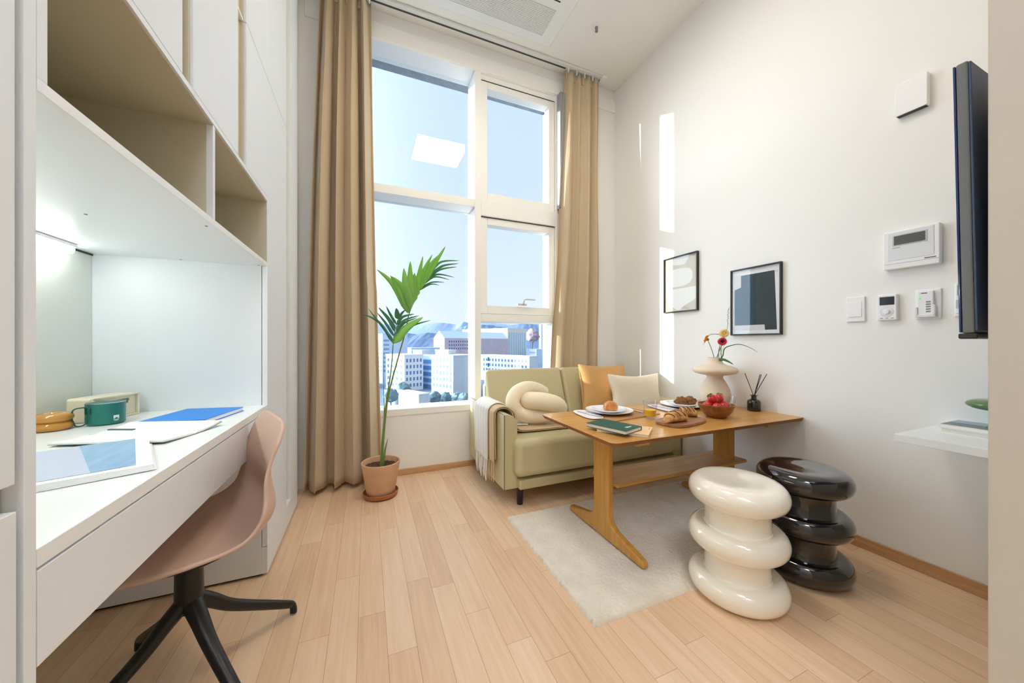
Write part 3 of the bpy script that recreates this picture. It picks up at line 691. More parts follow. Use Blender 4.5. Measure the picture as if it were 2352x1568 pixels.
# ================================================================== STOOLS
def stool(name, label, x, y, mat, d=.36, h=.465):
    rr = d/2; tr = .050; neck = rr-.060
    zc = [tr, h*.505, h-tr]
    prof = [(.02, .0)]
    def bulge(z, r0, r1, top=False, bot=False):
        o = []
        for a in range(-90, 91, 10):
            ca, sa = math.cos(R(a)), math.sin(R(a))
            o.append((rr-tr*1.02+tr*1.02*abs(ca)**.9, z+tr*.98*sa))
        return o
    for i, z in enumerate(zc):
        b = bulge(z, 0, 0)
        if i == 0: prof += [(rr-tr*1.1, z-tr)] + b[1:-2] + [(neck+.004, z+tr*.86), (neck, z+tr*1.0)]
        elif i == 1: prof += [(neck, z-tr*1.0), (neck+.004, z-tr*.86)] + b[2:-2] + [(neck+.004, z+tr*.86), (neck, z+tr*1.0)]
        else: prof += [(neck, z-tr*1.0), (neck+.004, z-tr*.86)] + b[2:] + [(rr-tr*1.4, z+tr*.978), (rr-tr*1.9, z+tr*.950), (rr-tr*2.5, z+tr*.925), (.03, z+tr*.905), (.001, z+tr*.905)]
    o = MB().lathe(prof, (x, y, 0), 96).build(name, mat, angle=60)
    return tag(o, label, 'stool', 'ringed plastic stools by the table')
stool('stool', 'glossy ivory stool of three stacked rings at the rug corner', 1.398, .958, M('ivory_gloss', (246, 240, 226), .14, coat=1.0, spec=.7), .354)
stool('stool', 'glossy black stool of three stacked rings beside the right wall', 1.810, .938, M('black_gloss', (24, 20, 22), .1, coat=1.0, spec=.6), .346)

# ================================================================== PALM
px_, py_ = .088, 2.475
t = thing('potted_palm', 'young kentia palm in a terracotta pot beside the left curtain', 'potted plant', (px_, py_, 0))
TC = M('terracotta', (220, 182, 150), .85, rgb2=(204, 158, 122), noise_scale=7, bump=.2, bump_scale=120); TC2 = M('terracotta_dark', (170, 108, 70), .7)
MB().lathe([(.08, .006), (.096, .006), (.105, .010), (.112, .034), (.108, .036), (.102, .014), (.08, .012)], (px_, py_, 0), 56, caps=True).build('saucer', TC2, t)
MB().lathe([(.02, .014), (.083, .014), (.088, .020), (.119, .205), (.122, .222), (.122, .229), (.119, .232), (.114, .230), (.112, .222), (.110, .190)], (px_, py_, 0), 64, caps=False).build('pot', TC, t)
SOIL = M('soil', (92, 62, 44), .95, noise_amt=.5, noise_scale=60)
def soil(u, v):
    a = 2*PI*u; r_ = .1105*v; p = Vector((px_+r_*math.cos(a), py_+r_*math.sin(a), .196)); p.z += .006*noise.noise(p*80)+.004*noise.noise(p*200); return p
MB().grid(soil, 60, 16).build('soil', SOIL, t)
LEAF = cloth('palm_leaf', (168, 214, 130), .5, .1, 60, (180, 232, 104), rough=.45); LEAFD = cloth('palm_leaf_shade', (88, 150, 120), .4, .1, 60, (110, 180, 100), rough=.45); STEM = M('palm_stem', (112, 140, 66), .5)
def zq(x, y, d=2.45): return Yp(820+x/5.227, 540+y/5.227, d)
def leaflet(m, a, b, c, w_, n=14, fold=.25):
    pts = smooth_path([a, b, c], n); N = len(pts)-1; view = Vector((.1, 1, -.05)).normalized()
    rs = []
    for i, p in enumerate(pts):
        tt = (pts[min(i+1, N)]-pts[max(0, i-1)]).normalized(); s_ = tt.cross(view).normalized(); u = i/N
        hw = w_*(min(1, u*5+.12))*(1-u**2.6)*.5+.0004
        rs.append((p-s_*hw+view*hw*fold, p+view*(-hw*fold*.4), p+s_*hw+view*hw*fold))
    for k in range(N):
        V0 = [m.bm.verts.new(q) for q in rs[k]] if k == 0 else V1
        V1 = [m.bm.verts.new(q) for q in rs[k+1]]
        for j in range(2): m._f([V0[j], V0[j+1], V1[j+1], V1[j]])
def frond(base_px, rachis, leaves, d0):
    st = [Vector((px_, py_, .19))]+[Yp(x, y, lerp(py_, d0, i)) for x, y, i in base_px]
    f = MB().tube(smooth_path(st, 10), [lerp(.007, .0032, min(1, i/ (10*len(st)-10))) for i in range(10*(len(st)-1)+1)], 8).build('frond', STEM, t)
    MB().tube(smooth_path([zq(x, y, d) for x, y, d in rachis], 8), [lerp(.0034, .001, i/(8*(len(rachis)-1))) for i in range(8*(len(rachis)-1)+1)], 6).build('rachis', STEM, f)
    for a, b, c, w_, mt in leaves:
        m = MB(); leaflet(m, zq(*a), zq(*b), zq(*c), w_); m.build('leaflet', mt, f, solid=.0006, angle=60)
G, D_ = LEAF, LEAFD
frond([(878, 1045, .0), (890, 920, .2), (915, 820, .5), (929, 770, .8), (939, 722, 1)], [(622, 952, 2.43), (690, 765, 2.42), (760, 640, 2.41), (830, 540, 2.40), (880, 470, 2.40)], [
    ((612, 935, 2.43), (430, 590, 2.37), (238, 410, 2.30), 0.037, G), ((622, 930, 2.43), (520, 690, 2.38), (400, 480, 2.31), 0.049, G), ((630, 920, 2.43), (560, 640, 2.36), (405, 488, 2.29), 0.042, G),
    ((640, 890, 2.42), (590, 640, 2.36), (562, 395, 2.32), 0.060, G), ((655, 850, 2.42), (640, 600, 2.36), (640, 312, 2.30), 0.054, G), ((672, 810, 2.42), (690, 600, 2.37), (690, 452, 2.33), 0.052, G),
    ((712, 735, 2.42), (730, 560, 2.36), (792, 250, 2.29), 0.042, G), ((765, 650, 2.41), (790, 460, 2.36), (905, 230, 2.28), 0.035, G), ((790, 610, 2.41), (840, 420, 2.36), (975, 240, 2.30), 0.037, G), ((812, 565, 2.41), (930, 350, 2.36), (1066, 128, 2.28), 0.032, G),
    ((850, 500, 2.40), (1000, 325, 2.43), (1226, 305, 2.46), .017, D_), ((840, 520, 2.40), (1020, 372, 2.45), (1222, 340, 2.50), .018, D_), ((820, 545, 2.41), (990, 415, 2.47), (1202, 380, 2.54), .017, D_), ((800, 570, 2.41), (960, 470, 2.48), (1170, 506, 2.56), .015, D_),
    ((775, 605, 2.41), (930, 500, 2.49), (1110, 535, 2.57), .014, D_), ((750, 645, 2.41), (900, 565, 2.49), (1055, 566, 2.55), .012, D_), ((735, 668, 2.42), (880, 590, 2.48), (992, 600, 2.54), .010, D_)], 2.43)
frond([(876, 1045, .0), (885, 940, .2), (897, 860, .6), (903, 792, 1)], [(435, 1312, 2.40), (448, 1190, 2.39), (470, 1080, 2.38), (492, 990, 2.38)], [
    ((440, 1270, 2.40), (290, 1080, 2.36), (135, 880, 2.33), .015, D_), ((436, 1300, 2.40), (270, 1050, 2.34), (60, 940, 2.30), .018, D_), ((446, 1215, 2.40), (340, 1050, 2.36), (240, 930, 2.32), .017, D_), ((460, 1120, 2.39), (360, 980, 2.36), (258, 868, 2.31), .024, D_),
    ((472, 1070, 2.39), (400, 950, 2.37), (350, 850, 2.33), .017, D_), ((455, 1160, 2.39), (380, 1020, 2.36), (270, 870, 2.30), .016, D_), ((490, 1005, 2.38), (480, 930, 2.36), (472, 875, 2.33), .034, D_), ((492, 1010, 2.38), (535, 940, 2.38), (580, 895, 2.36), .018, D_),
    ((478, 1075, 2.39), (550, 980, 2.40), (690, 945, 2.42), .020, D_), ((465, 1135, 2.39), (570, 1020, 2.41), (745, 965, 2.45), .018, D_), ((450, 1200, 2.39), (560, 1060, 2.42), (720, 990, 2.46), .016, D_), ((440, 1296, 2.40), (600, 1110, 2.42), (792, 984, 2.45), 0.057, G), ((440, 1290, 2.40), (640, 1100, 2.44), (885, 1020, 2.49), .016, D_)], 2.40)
MB().tube(smooth_path([(px_, py_, .19), Yp(882, 960, 2.47), Yp(881, 880, 2.46), Yp(881, 806, 2.45)], 8), [lerp(.004, .0008, i/24) for i in range(25)], 6).build('spear', STEM, t)
MB().tube([(px_+.01, py_, .19), Yp(885, 1030, 2.46), Yp(891, 1006, 2.45)], [.008, .006, .001], 8).build('sheath', STEM, t)

# ================================================================== DESK CHAIR
cx_, cy_ = -.482, 1.312
rot = R(CH_ROT)
t = thing('desk_chair', 'dusty pink shell swivel chair on black four-star base at the desk', 'chair', (cx_, cy_, 0), rot)
# local frame: +x is the direction the sitter faces
SH = M('dusty_pink_shell', (204, 174, 158), .55, spec=.35)
prof = smooth_path([(.225, 0, .438), (.14, 0, .452), (0, 0, .438), (-.11, 0, .434), (-.172, 0, .456), (-.202, 0, .508), (-.186, 0, .61), (-.190, 0, .69), (-.212, 0, .778)], 8)
rim = smooth_path([(.205, 0, .440), (.13, 0, .462), (.01, 0, .462), (-.085, 0, .476), (-.132, 0, .512), (-.150, 0, .566), (-.156, 0, .630), (-.178, 0, .702), (-.212, 0, .776)], 8)
NP = len(prof)-1
def table(v, T):
    for (a, p), (b, q) in zip(T, T[1:]):
        if v <= b: k = (v-a)/(b-a); k = k*k*(3-2*k); return lerp(p, q, k)
    return T[-1][1]
def shell(u, v):
    i = v*NP; k = int(i); k2 = min(NP, k+1); p = prof[k].lerp(prof[k2], i-k); q = rim[k].lerp(rim[k2], i-k); s_ = u*2-1
    hw = table(v, ((0, .150), (.03, .180), (.2, .222), (.4, .232), (.55, .222), (.7, .198), (.8, .190), (.9, .190), (.955, .172), (.985, .135), (1, .095)))
    p = p.lerp(q, abs(s_)**2.2)
    return Vector((p.x, hw*s_, p.z))
MB().grid(shell, 28, 60).build('seat_shell', SH, t, solid=.009, angle=180, local=True)
MB().lathe([(.12, .402), (.13, .408), (.13, .414), (.06, .418)], (0, 0, 0), 28).build('seat_mount', BLACK, t, local=True)
MB().lathe([(.030, .235), (.034, .25), (.033, .31), (.031, .404)], (0, 0, 0), 28).build('column', BLACK, t, local=True)
for k in range(4):
    a = R(45+90*k)-rot+R(LEG_ROT); d = Vector((math.cos(a), math.sin(a), 0))
    pts = smooth_path([d*.012+Vector((0, 0, .262)), d*.055+Vector((0, 0, .225)), d*.12+Vector((0, 0, .165)), d*.280+Vector((0, 0, .056)), d*.303+Vector((0, 0, .042)), d*.311+Vector((0, 0, .026)), d*.312+Vector((0, 0, .006))], 5)
    nn = len(pts)-1
    MB().tube(pts, [lerp(.026, .0125, min(1, (i/nn)*1.6)) for i in range(nn+1)], 14, flat=.9).build('leg', BLACK, t, local=True)
    c = d*.312
    MB().lathe([(.011, 0), (.012, .007)], (c.x, c.y, 0), 14).build('glide', M('glide_grey', (150, 148, 144), .6), t, local=True)
# ================================================================== THINGS ON THE TABLE
Z0 = TZ+.0004
CER = M('white_glaze', (240, 243, 246), .15, coat=.4)
def plate_thing(name, label, c, z, r, group):
    k = r/.14
    pr = [(.02, .001), (.075*k, .001), (.078*k, .003), (.095*k, .006), (.132*k, .015), (.140*k, .019), (.140*k, .021), (.131*k, .018), (.093*k, .009), (.06*k, .006), (.001, .006)]
    return tag(MB().lathe(pr, (c.x, c.y, z), 64).build(name, CER, angle=50), label, 'plate', group)
def rot_box(name, mat, c, yaw, lx_, ly_, z, th, bevel=.001):
    mt = Matrix.Translation((c.x, c.y, z)) @ Matrix.Rotation(R(yaw), 4, 'Z')
    return MB().box(-lx_/2, lx_/2, -ly_/2, ly_/2, 0, th, mt).build(name, mat, bevel=bevel)
CORK = wood('placemat_wood', (186, 140, 92), (164, 116, 70), .6, axis=0); NAP = cloth('napkin', (232, 226, 226), .05, .4, 500)
pA, pB = Zp(1391, 949, Z0), Zp(1561, 934, Z0)
def mat_at(c, label, yaw, w_, h_):
    return tag(rot_box('placemat', CORK, c, yaw, w_, h_, Z0, .004), label, 'placemat', 'wooden placemats')
mat_at(Vector((1.375, 1.655, 0)), 'brown wooden placemat under the plates with the glazed bun', 8, .40, .27)
mat_at(Vector((1.935, 1.655, 0)), 'brown wooden placemat under the plates with the nut bread', 0, .38, .25)
def disc_napkin(c, label, yaw):
    mt = Matrix.Translation((c.x, c.y, Z0+.0044)) @ Matrix.Rotation(R(yaw), 4, 'Z')
    pl = [(x*.055, y*.125) for x, y in superel(0, 0, 1, 1, 3.2, 40)]
    return tag(MB().prism([(a, b, 0) for a, b in pl], (0, 0, .003), mt).build('napkin', NAP, bevel=.001), label, 'napkin', 'folded white napkins')
KZ = Z0+.0078
disc_napkin(Vector((1.185, 1.695, 0)), 'folded white napkin with knife left of the glazed bun', -8)
disc_napkin(Vector((1.745, 1.67, 0)), 'folded white napkin with knife left of the nut bread', -8)
def knife(c, yaw, z, label):
    mt = Matrix.Translation((c.x, c.y, z)) @ Matrix.Rotation(R(yaw), 4, 'Z')
    t = thing('table_knife', label, 'knife', (c.x, c.y, z), 0, 'table knives')
    MB().prism([(0, -.006, 0), (.085, -.005, 0), (.10, .001, 0), (.095, .008, 0), (0, .007, 0)], (0, 0, .0014), mt).build('blade', CHROME, t, bevel=.0004)
    MB().tube([mt @ Vector((x, 0, .0035)) for x in (-.10, -.09, -.05, -.01, .004)], [.003, .0045, .0042, .0036, .002], 10).build('handle', CHROME, t)
def fork(c, yaw, z, label):
    mt = Matrix.Translation((c.x, c.y, z)) @ Matrix.Rotation(R(yaw), 4, 'Z')
    t = thing('table_fork', label, 'fork', (c.x, c.y, z), 0, 'table forks')
    MB().tube([mt @ Vector((x, 0, zz)) for x, zz in ((-.11, .005), (-.06, .0035), (0, .0025), (.03, .004))], [.004, .0036, .0024, .003], 10).build('handle', CHROME, t)
    m = MB(); m.box(.028, .048, -.010, .010, .003, .0048, mt)
    for k in range(4): m.box(.048, .085, -.0098+k*.0056, -.0066+k*.0056, .003, .0048, mt)
    m.build('tines', CHROME, t, bevel=.0004)
knife(Vector((1.185, 1.68, 0)), 98, KZ, 'steel table knife on the napkin left of the glazed bun')
knife(Vector((1.745, 1.655, 0)), 98, KZ, 'steel table knife on the napkin left of the nut bread')
fork(Vector((1.515, 1.70, 0)), 84, Z0+.0046, 'steel table fork right of the glazed bun plate')
plate_thing('plate', 'large white plate under the small plate with the glazed bun', Vector((1.335, 1.69, 0)), Z0+.0042, .138, 'white dinner plates')
plate_thing('plate', 'small white plate carrying the glazed bun', Vector((1.338, 1.69, 0)), Z0+.0105, .100, 'white side plates')
plate_thing('plate', 'large white plate under the small plate with the nut bread', Vector((1.905, 1.665, 0)), Z0+.0042, .138, 'white dinner plates')
plate_thing('plate', 'small white plate carrying two pieces of nut bread', Vector((1.91, 1.665, 0)), Z0+.0105, .100, 'white side plates')
BR = M('bun_glaze', (226, 158, 76), .28, rgb2=(176, 96, 36), noise_scale=16, coat=.4, bump=.3, bump_scale=60)
BR2 = M('bread_crumb', (222, 176, 110), .7, rgb2=(160, 96, 44), noise_scale=28, bump=.7, bump_scale=90); CHO = M('chocolate', (70, 36, 20), .3, coat=.3)
WAL = M('nut_bread', (170, 116, 66), .8, rgb2=(96, 58, 32), noise_scale=40, bump=.9, bump_scale=120)
PZ = Z0+.0105+.0048
def lump(name, label, cat, c, r, mat, seed=0, amp=.12, freq=2.2, flat=.55, yaw=0, grp=None, build=True):
    def fn(p):
        q = 1+amp*noise.noise(p*freq+Vector((seed, seed*2, 0)))+amp*.35*noise.noise(p*freq*3.1+Vector((seed, 0, 5)))
        p = p*q
        if p.z < -flat: p.z = -flat-(p.z+flat)*-.08
        return p
    mt = Matrix.Rotation(R(yaw), 4, 'Z')
    m = MB().sphere(Vector(c)+Vector((0, 0, r[2]*flat)), r, 40, 24, mt, fn)
    o = m.build(name, mat, angle=180)
    if label: tag(o, label, cat, grp)
    return o
lump('bread_bun', 'shiny golden brown glazed bun on the small white plate', 'bread', (1.345, 1.69, PZ), (.049, .040, .036), BR, 3, .12, 1.6, .62, 20)
lump('nut_bread', 'craggy brown nut bread piece, left of the two on the plate', 'bread', (1.885, 1.66, PZ), (.042, .036, .036), WAL, 7, .34, 2.4, .5, 10, 'nut bread pieces')
lump('nut_bread', 'craggy brown nut bread piece, right of the two on the plate', 'bread', (1.955, 1.655, PZ), (.038, .034, .034), WAL, 12, .36, 2.4, .5, -30, 'nut bread pieces')
# juice glasses
TUM = thin_glass('tumbler_glass', (252, 253, 254), 0, .035, 1.0); JUI = M('orange_juice', (255, 200, 36), .2)
def tumbler(c, label, hj, h=.098, r0=.030, r1=.041):
    t = thing('juice_glass', label, 'glass', (c.x, c.y, Z0), 0, 'orange juice glasses')
    MB().lathe([(.02, .0), (r0, .0), (r0+.001, .004), (r1, h), (r1-.0015, h+.0005), (r1-.003, h), (r0-.002, .012), (.001, .010)], (c.x, c.y, Z0), 48).build('tumbler', TUM, t)
    f = lambda z: lerp(r0-.0022, r1-.0032, (z-.012)/(h-.012))-.0003
    MB().lathe([(.001, .0105), (f(.013), .0125), (f(hj), hj), (.001, hj)], (c.x, c.y, Z0), 40).build('juice', JUI, t)
gp = Zp(1493, 960, Z0); tumbler(gp, 'tumbler half full of orange juice in the table middle', .048)
tumbler(Vector((2.015, 1.435, 0)), 'tumbler of orange juice half hidden behind the strawberry bowl', .05)
# cutting board with pastries
bc = Zp(1564, 970, Z0); bm_ = Matrix.Translation((bc.x, bc.y, Z0)) @ Matrix.Rotation(R(12), 4, 'Z')
BOARD = wood('walnut_board', (168, 120, 84), (122, 78, 52), .5, axis=0)
MB().prism([(x, y, 0) for x, y in superel(0, 0, .148, .085, 4.0, 60)], (0, 0, .016), bm_)
o = MB().prism([(x, y, 0) for x, y in superel(0, 0, .148, .085, 3.4, 60)], (0, 0, .016), bm_).build('cutting_board', BOARD, bevel=.004, seg=3)
tag(o, 'rounded walnut cutting board carrying two pastries', 'cutting board')
def pastry(c, yaw, L_, r_, z, label, mat, drizzle):
    t = thing('pastry', label, 'pastry', (c.x, c.y, z), 0, 'pastries on the board')
    mt = Matrix.Translation((c.x, c.y, z)) @ Matrix.Rotation(R(yaw), 4, 'Z')
    def fn(u, v):
        x = (u-.5)*L_; a = 2*PI*v
        e = math.sqrt(max(0, 1-(abs(u*2-1))**3))
        rr = r_*(.22+.78*e)*(1+.11*math.cos(a*1-u*34)+.06*noise.noise(Vector((u*9, math.cos(a)*2, math.sin(a)*2))))
        if u in (0, 1): rr = .001
        return mt @ Vector((x, rr*math.cos(a)*1.12, max(.0005, rr*.86+rr*math.sin(a)*.86)))
    m = MB(); m.grid(fn, 60, 28); bmesh.ops.remove_doubles(m.bm, verts=m.bm.verts, dist=.00005)
    m.build('dough', mat, t, angle=180)
    for k in range(drizzle):
        pts = [fn(.12+.76*k/drizzle+.10*i/10, .04+.42*i/10)+Vector((0, 0, .001)) for i in range(11)]
        MB().tube(pts, .0022, 6).build('chocolate_drizzle', CHO, t)
pastry(Zp(1552, 968, Z0+.016), 4, .150, .030, Z0+.0162, 'long braided pastry with almond flakes at the board front', BR2, 7)
pastry(Zp(1578, 957, Z0+.016)+Vector((.012, .012, 0)), -35, .105, .029, Z0+.0162, 'short twisted pastry with chocolate drizzle at the board back', BR2, 4)
# bowl of strawberries
bw = Vector((1.828, 1.372, 0)); BW = wood('acacia_bowl', (158, 98, 46), (112, 62, 28), .35, axis=0, coat=.2)
o = MB().lathe([(.02, .0), (.042, .0), (.050, .003), (.074, .028), (.090, .062), (.094, .074), (.0905, .0755), (.086, .062), (.069, .030), (.045, .010), (.001, .008)], (bw.x, bw.y, Z0), 64).build('wooden_bowl', BW)
tag(o, 'round acacia wood bowl filled with strawberries', 'bowl')
SB = M('strawberry_red', (206, 34, 34), .28, rgb2=(176, 20, 28), noise_scale=30, coat=.4, bump=.5, bump_scale=300); CX_ = M('calyx_green', (96, 138, 48), .6)
sb = [(-.035, -.03, .064, 30, 'front left red strawberry low in the wooden bowl'), (.005, -.042, .064, 100, 'front middle strawberry low at the bowl rim'), (.045, -.02, .065, 200, 'right strawberry against the bowl rim'), (-.048, .02, .066, 310, 'left rear strawberry in the wooden bowl'), (.0, .04, .066, 60, 'rear strawberry in the bowl nearest the vase'),
      (-.018, .004, .098, 150, 'dark red strawberry on top of the heap, left one'), (.024, .002, .099, 20, 'bright red strawberry on top of the heap, right one')]
for i, (dx, dy, dz, yaw, lab) in enumerate(sb):
    c = Vector((bw.x+dx, bw.y+dy, Z0+dz)); t = thing('strawberry', lab, 'strawberry', c, 0, 'strawberries in the bowl')
    mt = Matrix.Rotation(R(yaw), 4, 'Z') @ Matrix.Rotation(R(70 if i < 5 else 38), 4, 'Y')
    k = 1.08 if i < 5 else 1.2
    def fn(p): return Vector((p.x*(1-.32*max(0, -p.z)), p.y*(1-.32*max(0, -p.z)), p.z*1.15))
    MB().sphere(c, (.0215*k, .0215*k, .0235*k), 20, 14, mt, fn).build('berry', SB, t, angle=180)
    m = MB()
    for q in range(7):
        a = 2*PI*q/7
        p0 = mt @ Vector((0, 0, .0265*k)); p1 = mt @ Vector((.010*math.cos(a), .010*math.sin(a), .0285*k)); p2 = mt @ Vector((.019*math.cos(a), .019*math.sin(a), .025*k))
        leaflet(m, p0+c, p1+c, p2+c, .007, 4)
    m.tube([c+mt @ Vector((0, 0, .025*k)), c+mt @ Vector((.003, 0, .036*k))], .0015, 6)
    m.build('calyx', CX_, t, angle=180)
# books at the table corner
PEACH = M('peach_cover', (236, 196, 148), .5); GREENC = M('green_cover', (28, 84, 72), .5, spec=.3)
A, Bq, Cq = Vector((1.152, 1.186, 0)), Vector((1.004, 1.366, 0)), Vector((1.276, 1.288, 0))
t, mt, L_, W_ = book('book', 'peach covered paperback under the green notebook', 'book', A, Bq, Cq, Z0, .0128, PEACH, PAPER, None, 'none')
for k in range(5): MB().box(.010+k*.0, .013, W_-.018-k*.009, W_-.012-k*.009, .0128, .0131, mt).build('lettering', DARK, t, smooth=False)
A, Bq, Cq = Vector((1.055, 1.221, 0)), Vector((.989, 1.425, 0)), Vector((1.186, 1.262, 0))
t, mt, L_, W_ = book('notebook', 'dark green hardcover notebook lying on the peach paperback', 'notebook', A, Bq, Cq, Z0+.0131, .0183, GREENC, PAPER, None, 'C')
LW = M('logo_white', (236, 240, 238), .5)
lz = .0183
m = MB(); m.box(.028, .036, W_*.42, W_*.62, lz, lz+.0004, mt).box(.039, .0415, W_*.42, W_*.60, lz, lz+.0004, mt).prism([(.028, W_*.62, lz), (.036, W_*.62, lz), (.036, W_*.74, lz), (.032, W_*.66, lz), (.028, W_*.74, lz)], (0, 0, .0004), mt)
m.build('logo', LW, t, smooth=False)
# vase with flowers
VM = M('matt_clay', (222, 204, 182), .85, bump=.15, bump_scale=200)
vx, vy = 2.120, 1.600
o = MB().lathe([(.03, .0), (.062, .0), (.070, .006), (.088, .045), (.0925, .085), (.086, .120), (.066, .160), (.050, .184), (.046, .198), (.054, .207), (.088, .213), (.118, .221), (.131, .232), (.134, .243), (.128, .254), (.104, .266), (.066, .276), (.047, .288), (.042, .302), (.042, .322), (.039, .323), (.037, .318), (.037, .26), (.001, .25)], (vx, vy, Z0), 80).build('clay_vase', VM, angle=60)
tag(o, 'beige matt clay vase with wide mushroom rim against the right wall', 'vase')
def zf(x, y, d=2.12): return Xp(1580+x/6.533, 720+y/6.533, d)
FST = M('flower_stem', (104, 140, 60), .5); GRS = M('grass_green', (62, 92, 56), .5)
def gerbera(label, stem, face_dir, r_, pc, cc, pn=22):
    c = stem[-1]; t = thing('gerbera', label, 'flower', stem[0], 0, 'gerberas in the clay vase')
    MB().tube(smooth_path(stem, 8), .0022, 8).build('stem', FST, t)
    z_ = Vector(face_dir).normalized(); q = z_.to_track_quat('Z', 'Y').to_matrix()
    m = MB()
    for ring, (rr, lift) in enumerate(((r_, .0), (r_*.86, .004))):
        for k in range(pn):
            a = 2*PI*(k+.5*ring)/pn
            d = Vector((math.cos(a), math.sin(a), 0))
            leaflet(m, c+q @ (d*.006), c+q @ (d*rr*.6+Vector((0, 0, .008+lift))), c+q @ (d*rr+Vector((0, 0, .003+lift))), r_*.34, 4)
    m.build('petals', pc, t, angle=180)
    MB().lathe([(.001, .012), (.007, .011), (.010, .006), (.009, 0)], (0, 0, 0), 20, mat=Matrix.Translation(c) @ q.to_4x4()).build('centre', cc, t)
    MB().lathe([(.003, -.012), (.009, -.004), (.012, .002)], (0, 0, 0), 16, mat=Matrix.Translation(c) @ q.to_4x4()).build('sepals', FST, t)
top = Z0+.325
def st(dx, dy): return Vector((vx+dx, vy+dy, Z0+.27))
OR = cloth('petal_orange', (246, 158, 52), .25, 0, 50); PK = cloth('petal_pink', (222, 62, 92), .2, 0, 50); YE = cloth('petal_cream', (248, 230, 168), .3, 0, 50)
gerbera('orange gerbera seen from the side, leaning left in the clay vase', [st(-.01, .015), zf(400, 700, 2.10), zf(350, 520, 2.09), zf(290, 385, 2.08)], (-.55, .55, .35), .028, OR, M('centre_yellow', (190, 130, 30), .8))
gerbera('deep pink gerbera with dark centre facing the room', [st(0, 0), zf(495, 680, 2.11), zf(495, 540, 2.10), zf(515, 420, 2.09)], (-.75, -.62, .12), .0285, PK, M('centre_dark', (40, 18, 20), .8))
gerbera('pale yellow gerbera standing tallest in the clay vase', [st(.005, .01), zf(445, 690, 2.12), zf(470, 520, 2.125), zf(520, 370, 2.13), zf(540, 300, 2.13)], (-.7, -.6, .3), .031, YE, M('centre_gold', (220, 170, 40), .8))
def blade(label, pts, w_, mat, nm='grass_blade', cat='grass blade'):
    m = MB(); P = smooth_path(pts, 8); N = len(P)-1
    for k in range(2):
        pass
    rs = []
    for i, p in enumerate(P):
        tt = (P[min(i+1, N)]-P[max(0, i-1)]).normalized(); s_ = tt.cross(Vector((1, .6, .1))).normalized(); u = i/N
        hw = w_*min(1, u*4+.3)*(1-u**3)*.5+.0004; rs.append((p-s_*hw, p+s_*hw))
    for i in range(N):
        m._f([m.bm.verts.new(q) for q in (rs[i][0], rs[i][1], rs[i+1][1], rs[i+1][0])])
    bmesh.ops.remove_doubles(m.bm, verts=m.bm.verts, dist=.00005)
    return tag(m.build(nm, mat, solid=.0008, angle=180), label, cat)
blade('long green grass blade arching right from the clay vase', [st(.0, -.012), zf(520, 640, 2.11), zf(550, 525, 2.11), zf(660, 475, 2.12), zf(780, 462, 2.12), zf(920, 505, 2.13), zf(1050, 580, 2.14)], .005, GRS)
blade('dark grass blade bending left behind the orange gerbera', [st(.0, .01), zf(470, 560, 2.13), zf(545, 380, 2.13), zf(500, 325, 2.13), zf(430, 308, 2.12), zf(330, 318, 2.11), zf(265, 405, 2.10), zf(222, 474, 2.10)], .0035, GRS)
blade('broad dark green leaf lying over the clay vase rim', [st(.0, .0)+Vector((0, 0, .05)), zf(470, 690, 2.105), zf(540, 690, 2.10), zf(620, 725, 2.10), zf(685, 764, 2.10)], .016, M('leaf_dark', (52, 92, 40), .4), 'leaf', 'leaf')
t = thing('seed_sprig', 'thin dry seed sprig rising above the pale gerbera', 'sprig', st(.01, .01), 0)
pts = smooth_path([st(.01, .01), zf(540, 480, 2.14), zf(590, 240, 2.145), zf(600, 40, 2.15), zf(620, -100, 2.15)], 10)
MB().tube(pts, .0007, 5).build('stalk', M('dry_stalk', (120, 112, 84), .8), t)
rn = random.Random(11)
m = MB()
for k in range(20):
    p = pts[18+k]+Vector((0, rn.uniform(-.006, .006), 0)); m.sphere(p, (.0016, .0016, .003), 8, 6)
m.build('seeds', M('seed_dark', (70, 72, 78), .8), t)
# reed diffuser
dc = Vector((2.212, 1.408, 0)); t = thing('reed_diffuser', 'small dark glass reed diffuser bottle with black sticks on the table', 'diffuser', (dc.x, dc.y, Z0))
SG = thin_glass('smoked_glass', (150, 146, 148), .02, .04, 1.2)
SG2 = M('smoked_glass_body', (50, 46, 48), .08, coat=.5)
MB().lathe([(.02, .0), (.033, .0), (.036, .003), (.0365, .052), (.034, .062), (.024, .070), (.0155, .073), (.014, .092), (.021, .094), (.0215, .097), (.012, .098), (.0105, .076), (.030, .060), (.033, .006), (.001, .005)], (dc.x, dc.y, Z0), 48).build('bottle', SG, t)
MB().lathe([(.001, .006), (.032, .0065), (.0325, .030), (.001, .030)], (dc.x, dc.y, Z0), 40).build('oil', M('dark_oil', (70, 62, 62), .15), t)
for px1, py1, dx, dy in ((855, 893, .004, -.012), (1082, 912, -.004, .010), (1103, 912, -.006, .014), (1186, 905, -.004, .016)):
    e = zf(px1, py1, dc.x-.004); MB().tube([(dc.x+dx, dc.y+dy, Z0+.012), (dc.x+(dx*-.25), dc.y+dy*-.2, Z0+.096), e], .0019, 8).build('reed', BLACK, t)

# ================================================================== THINGS ON THE DESK
D0 = .7484
# ring vase
MUS = M('mustard_glaze', (190, 134, 52), .08, coat=.7, spec=.6)
vc = Vector((-.900, 1.545, 0)); tr = .0135; pr = [(.03, 0)]
for z in (tr, tr*3-.002):
    pr += [(.031+tr*math.cos(R(a)), z+tr*math.sin(R(a))) for a in range(-75, 76, 15)]
pr += [(.024, .0535), (.014, .052), (.011, .044), (.001, .042)]
o = MB().lathe(pr, (vc.x, vc.y, D0), 64).build('ring_vase', MUS, angle=70)
tag(o, 'small mustard glazed double ring vase at the back of the desk', 'vase')
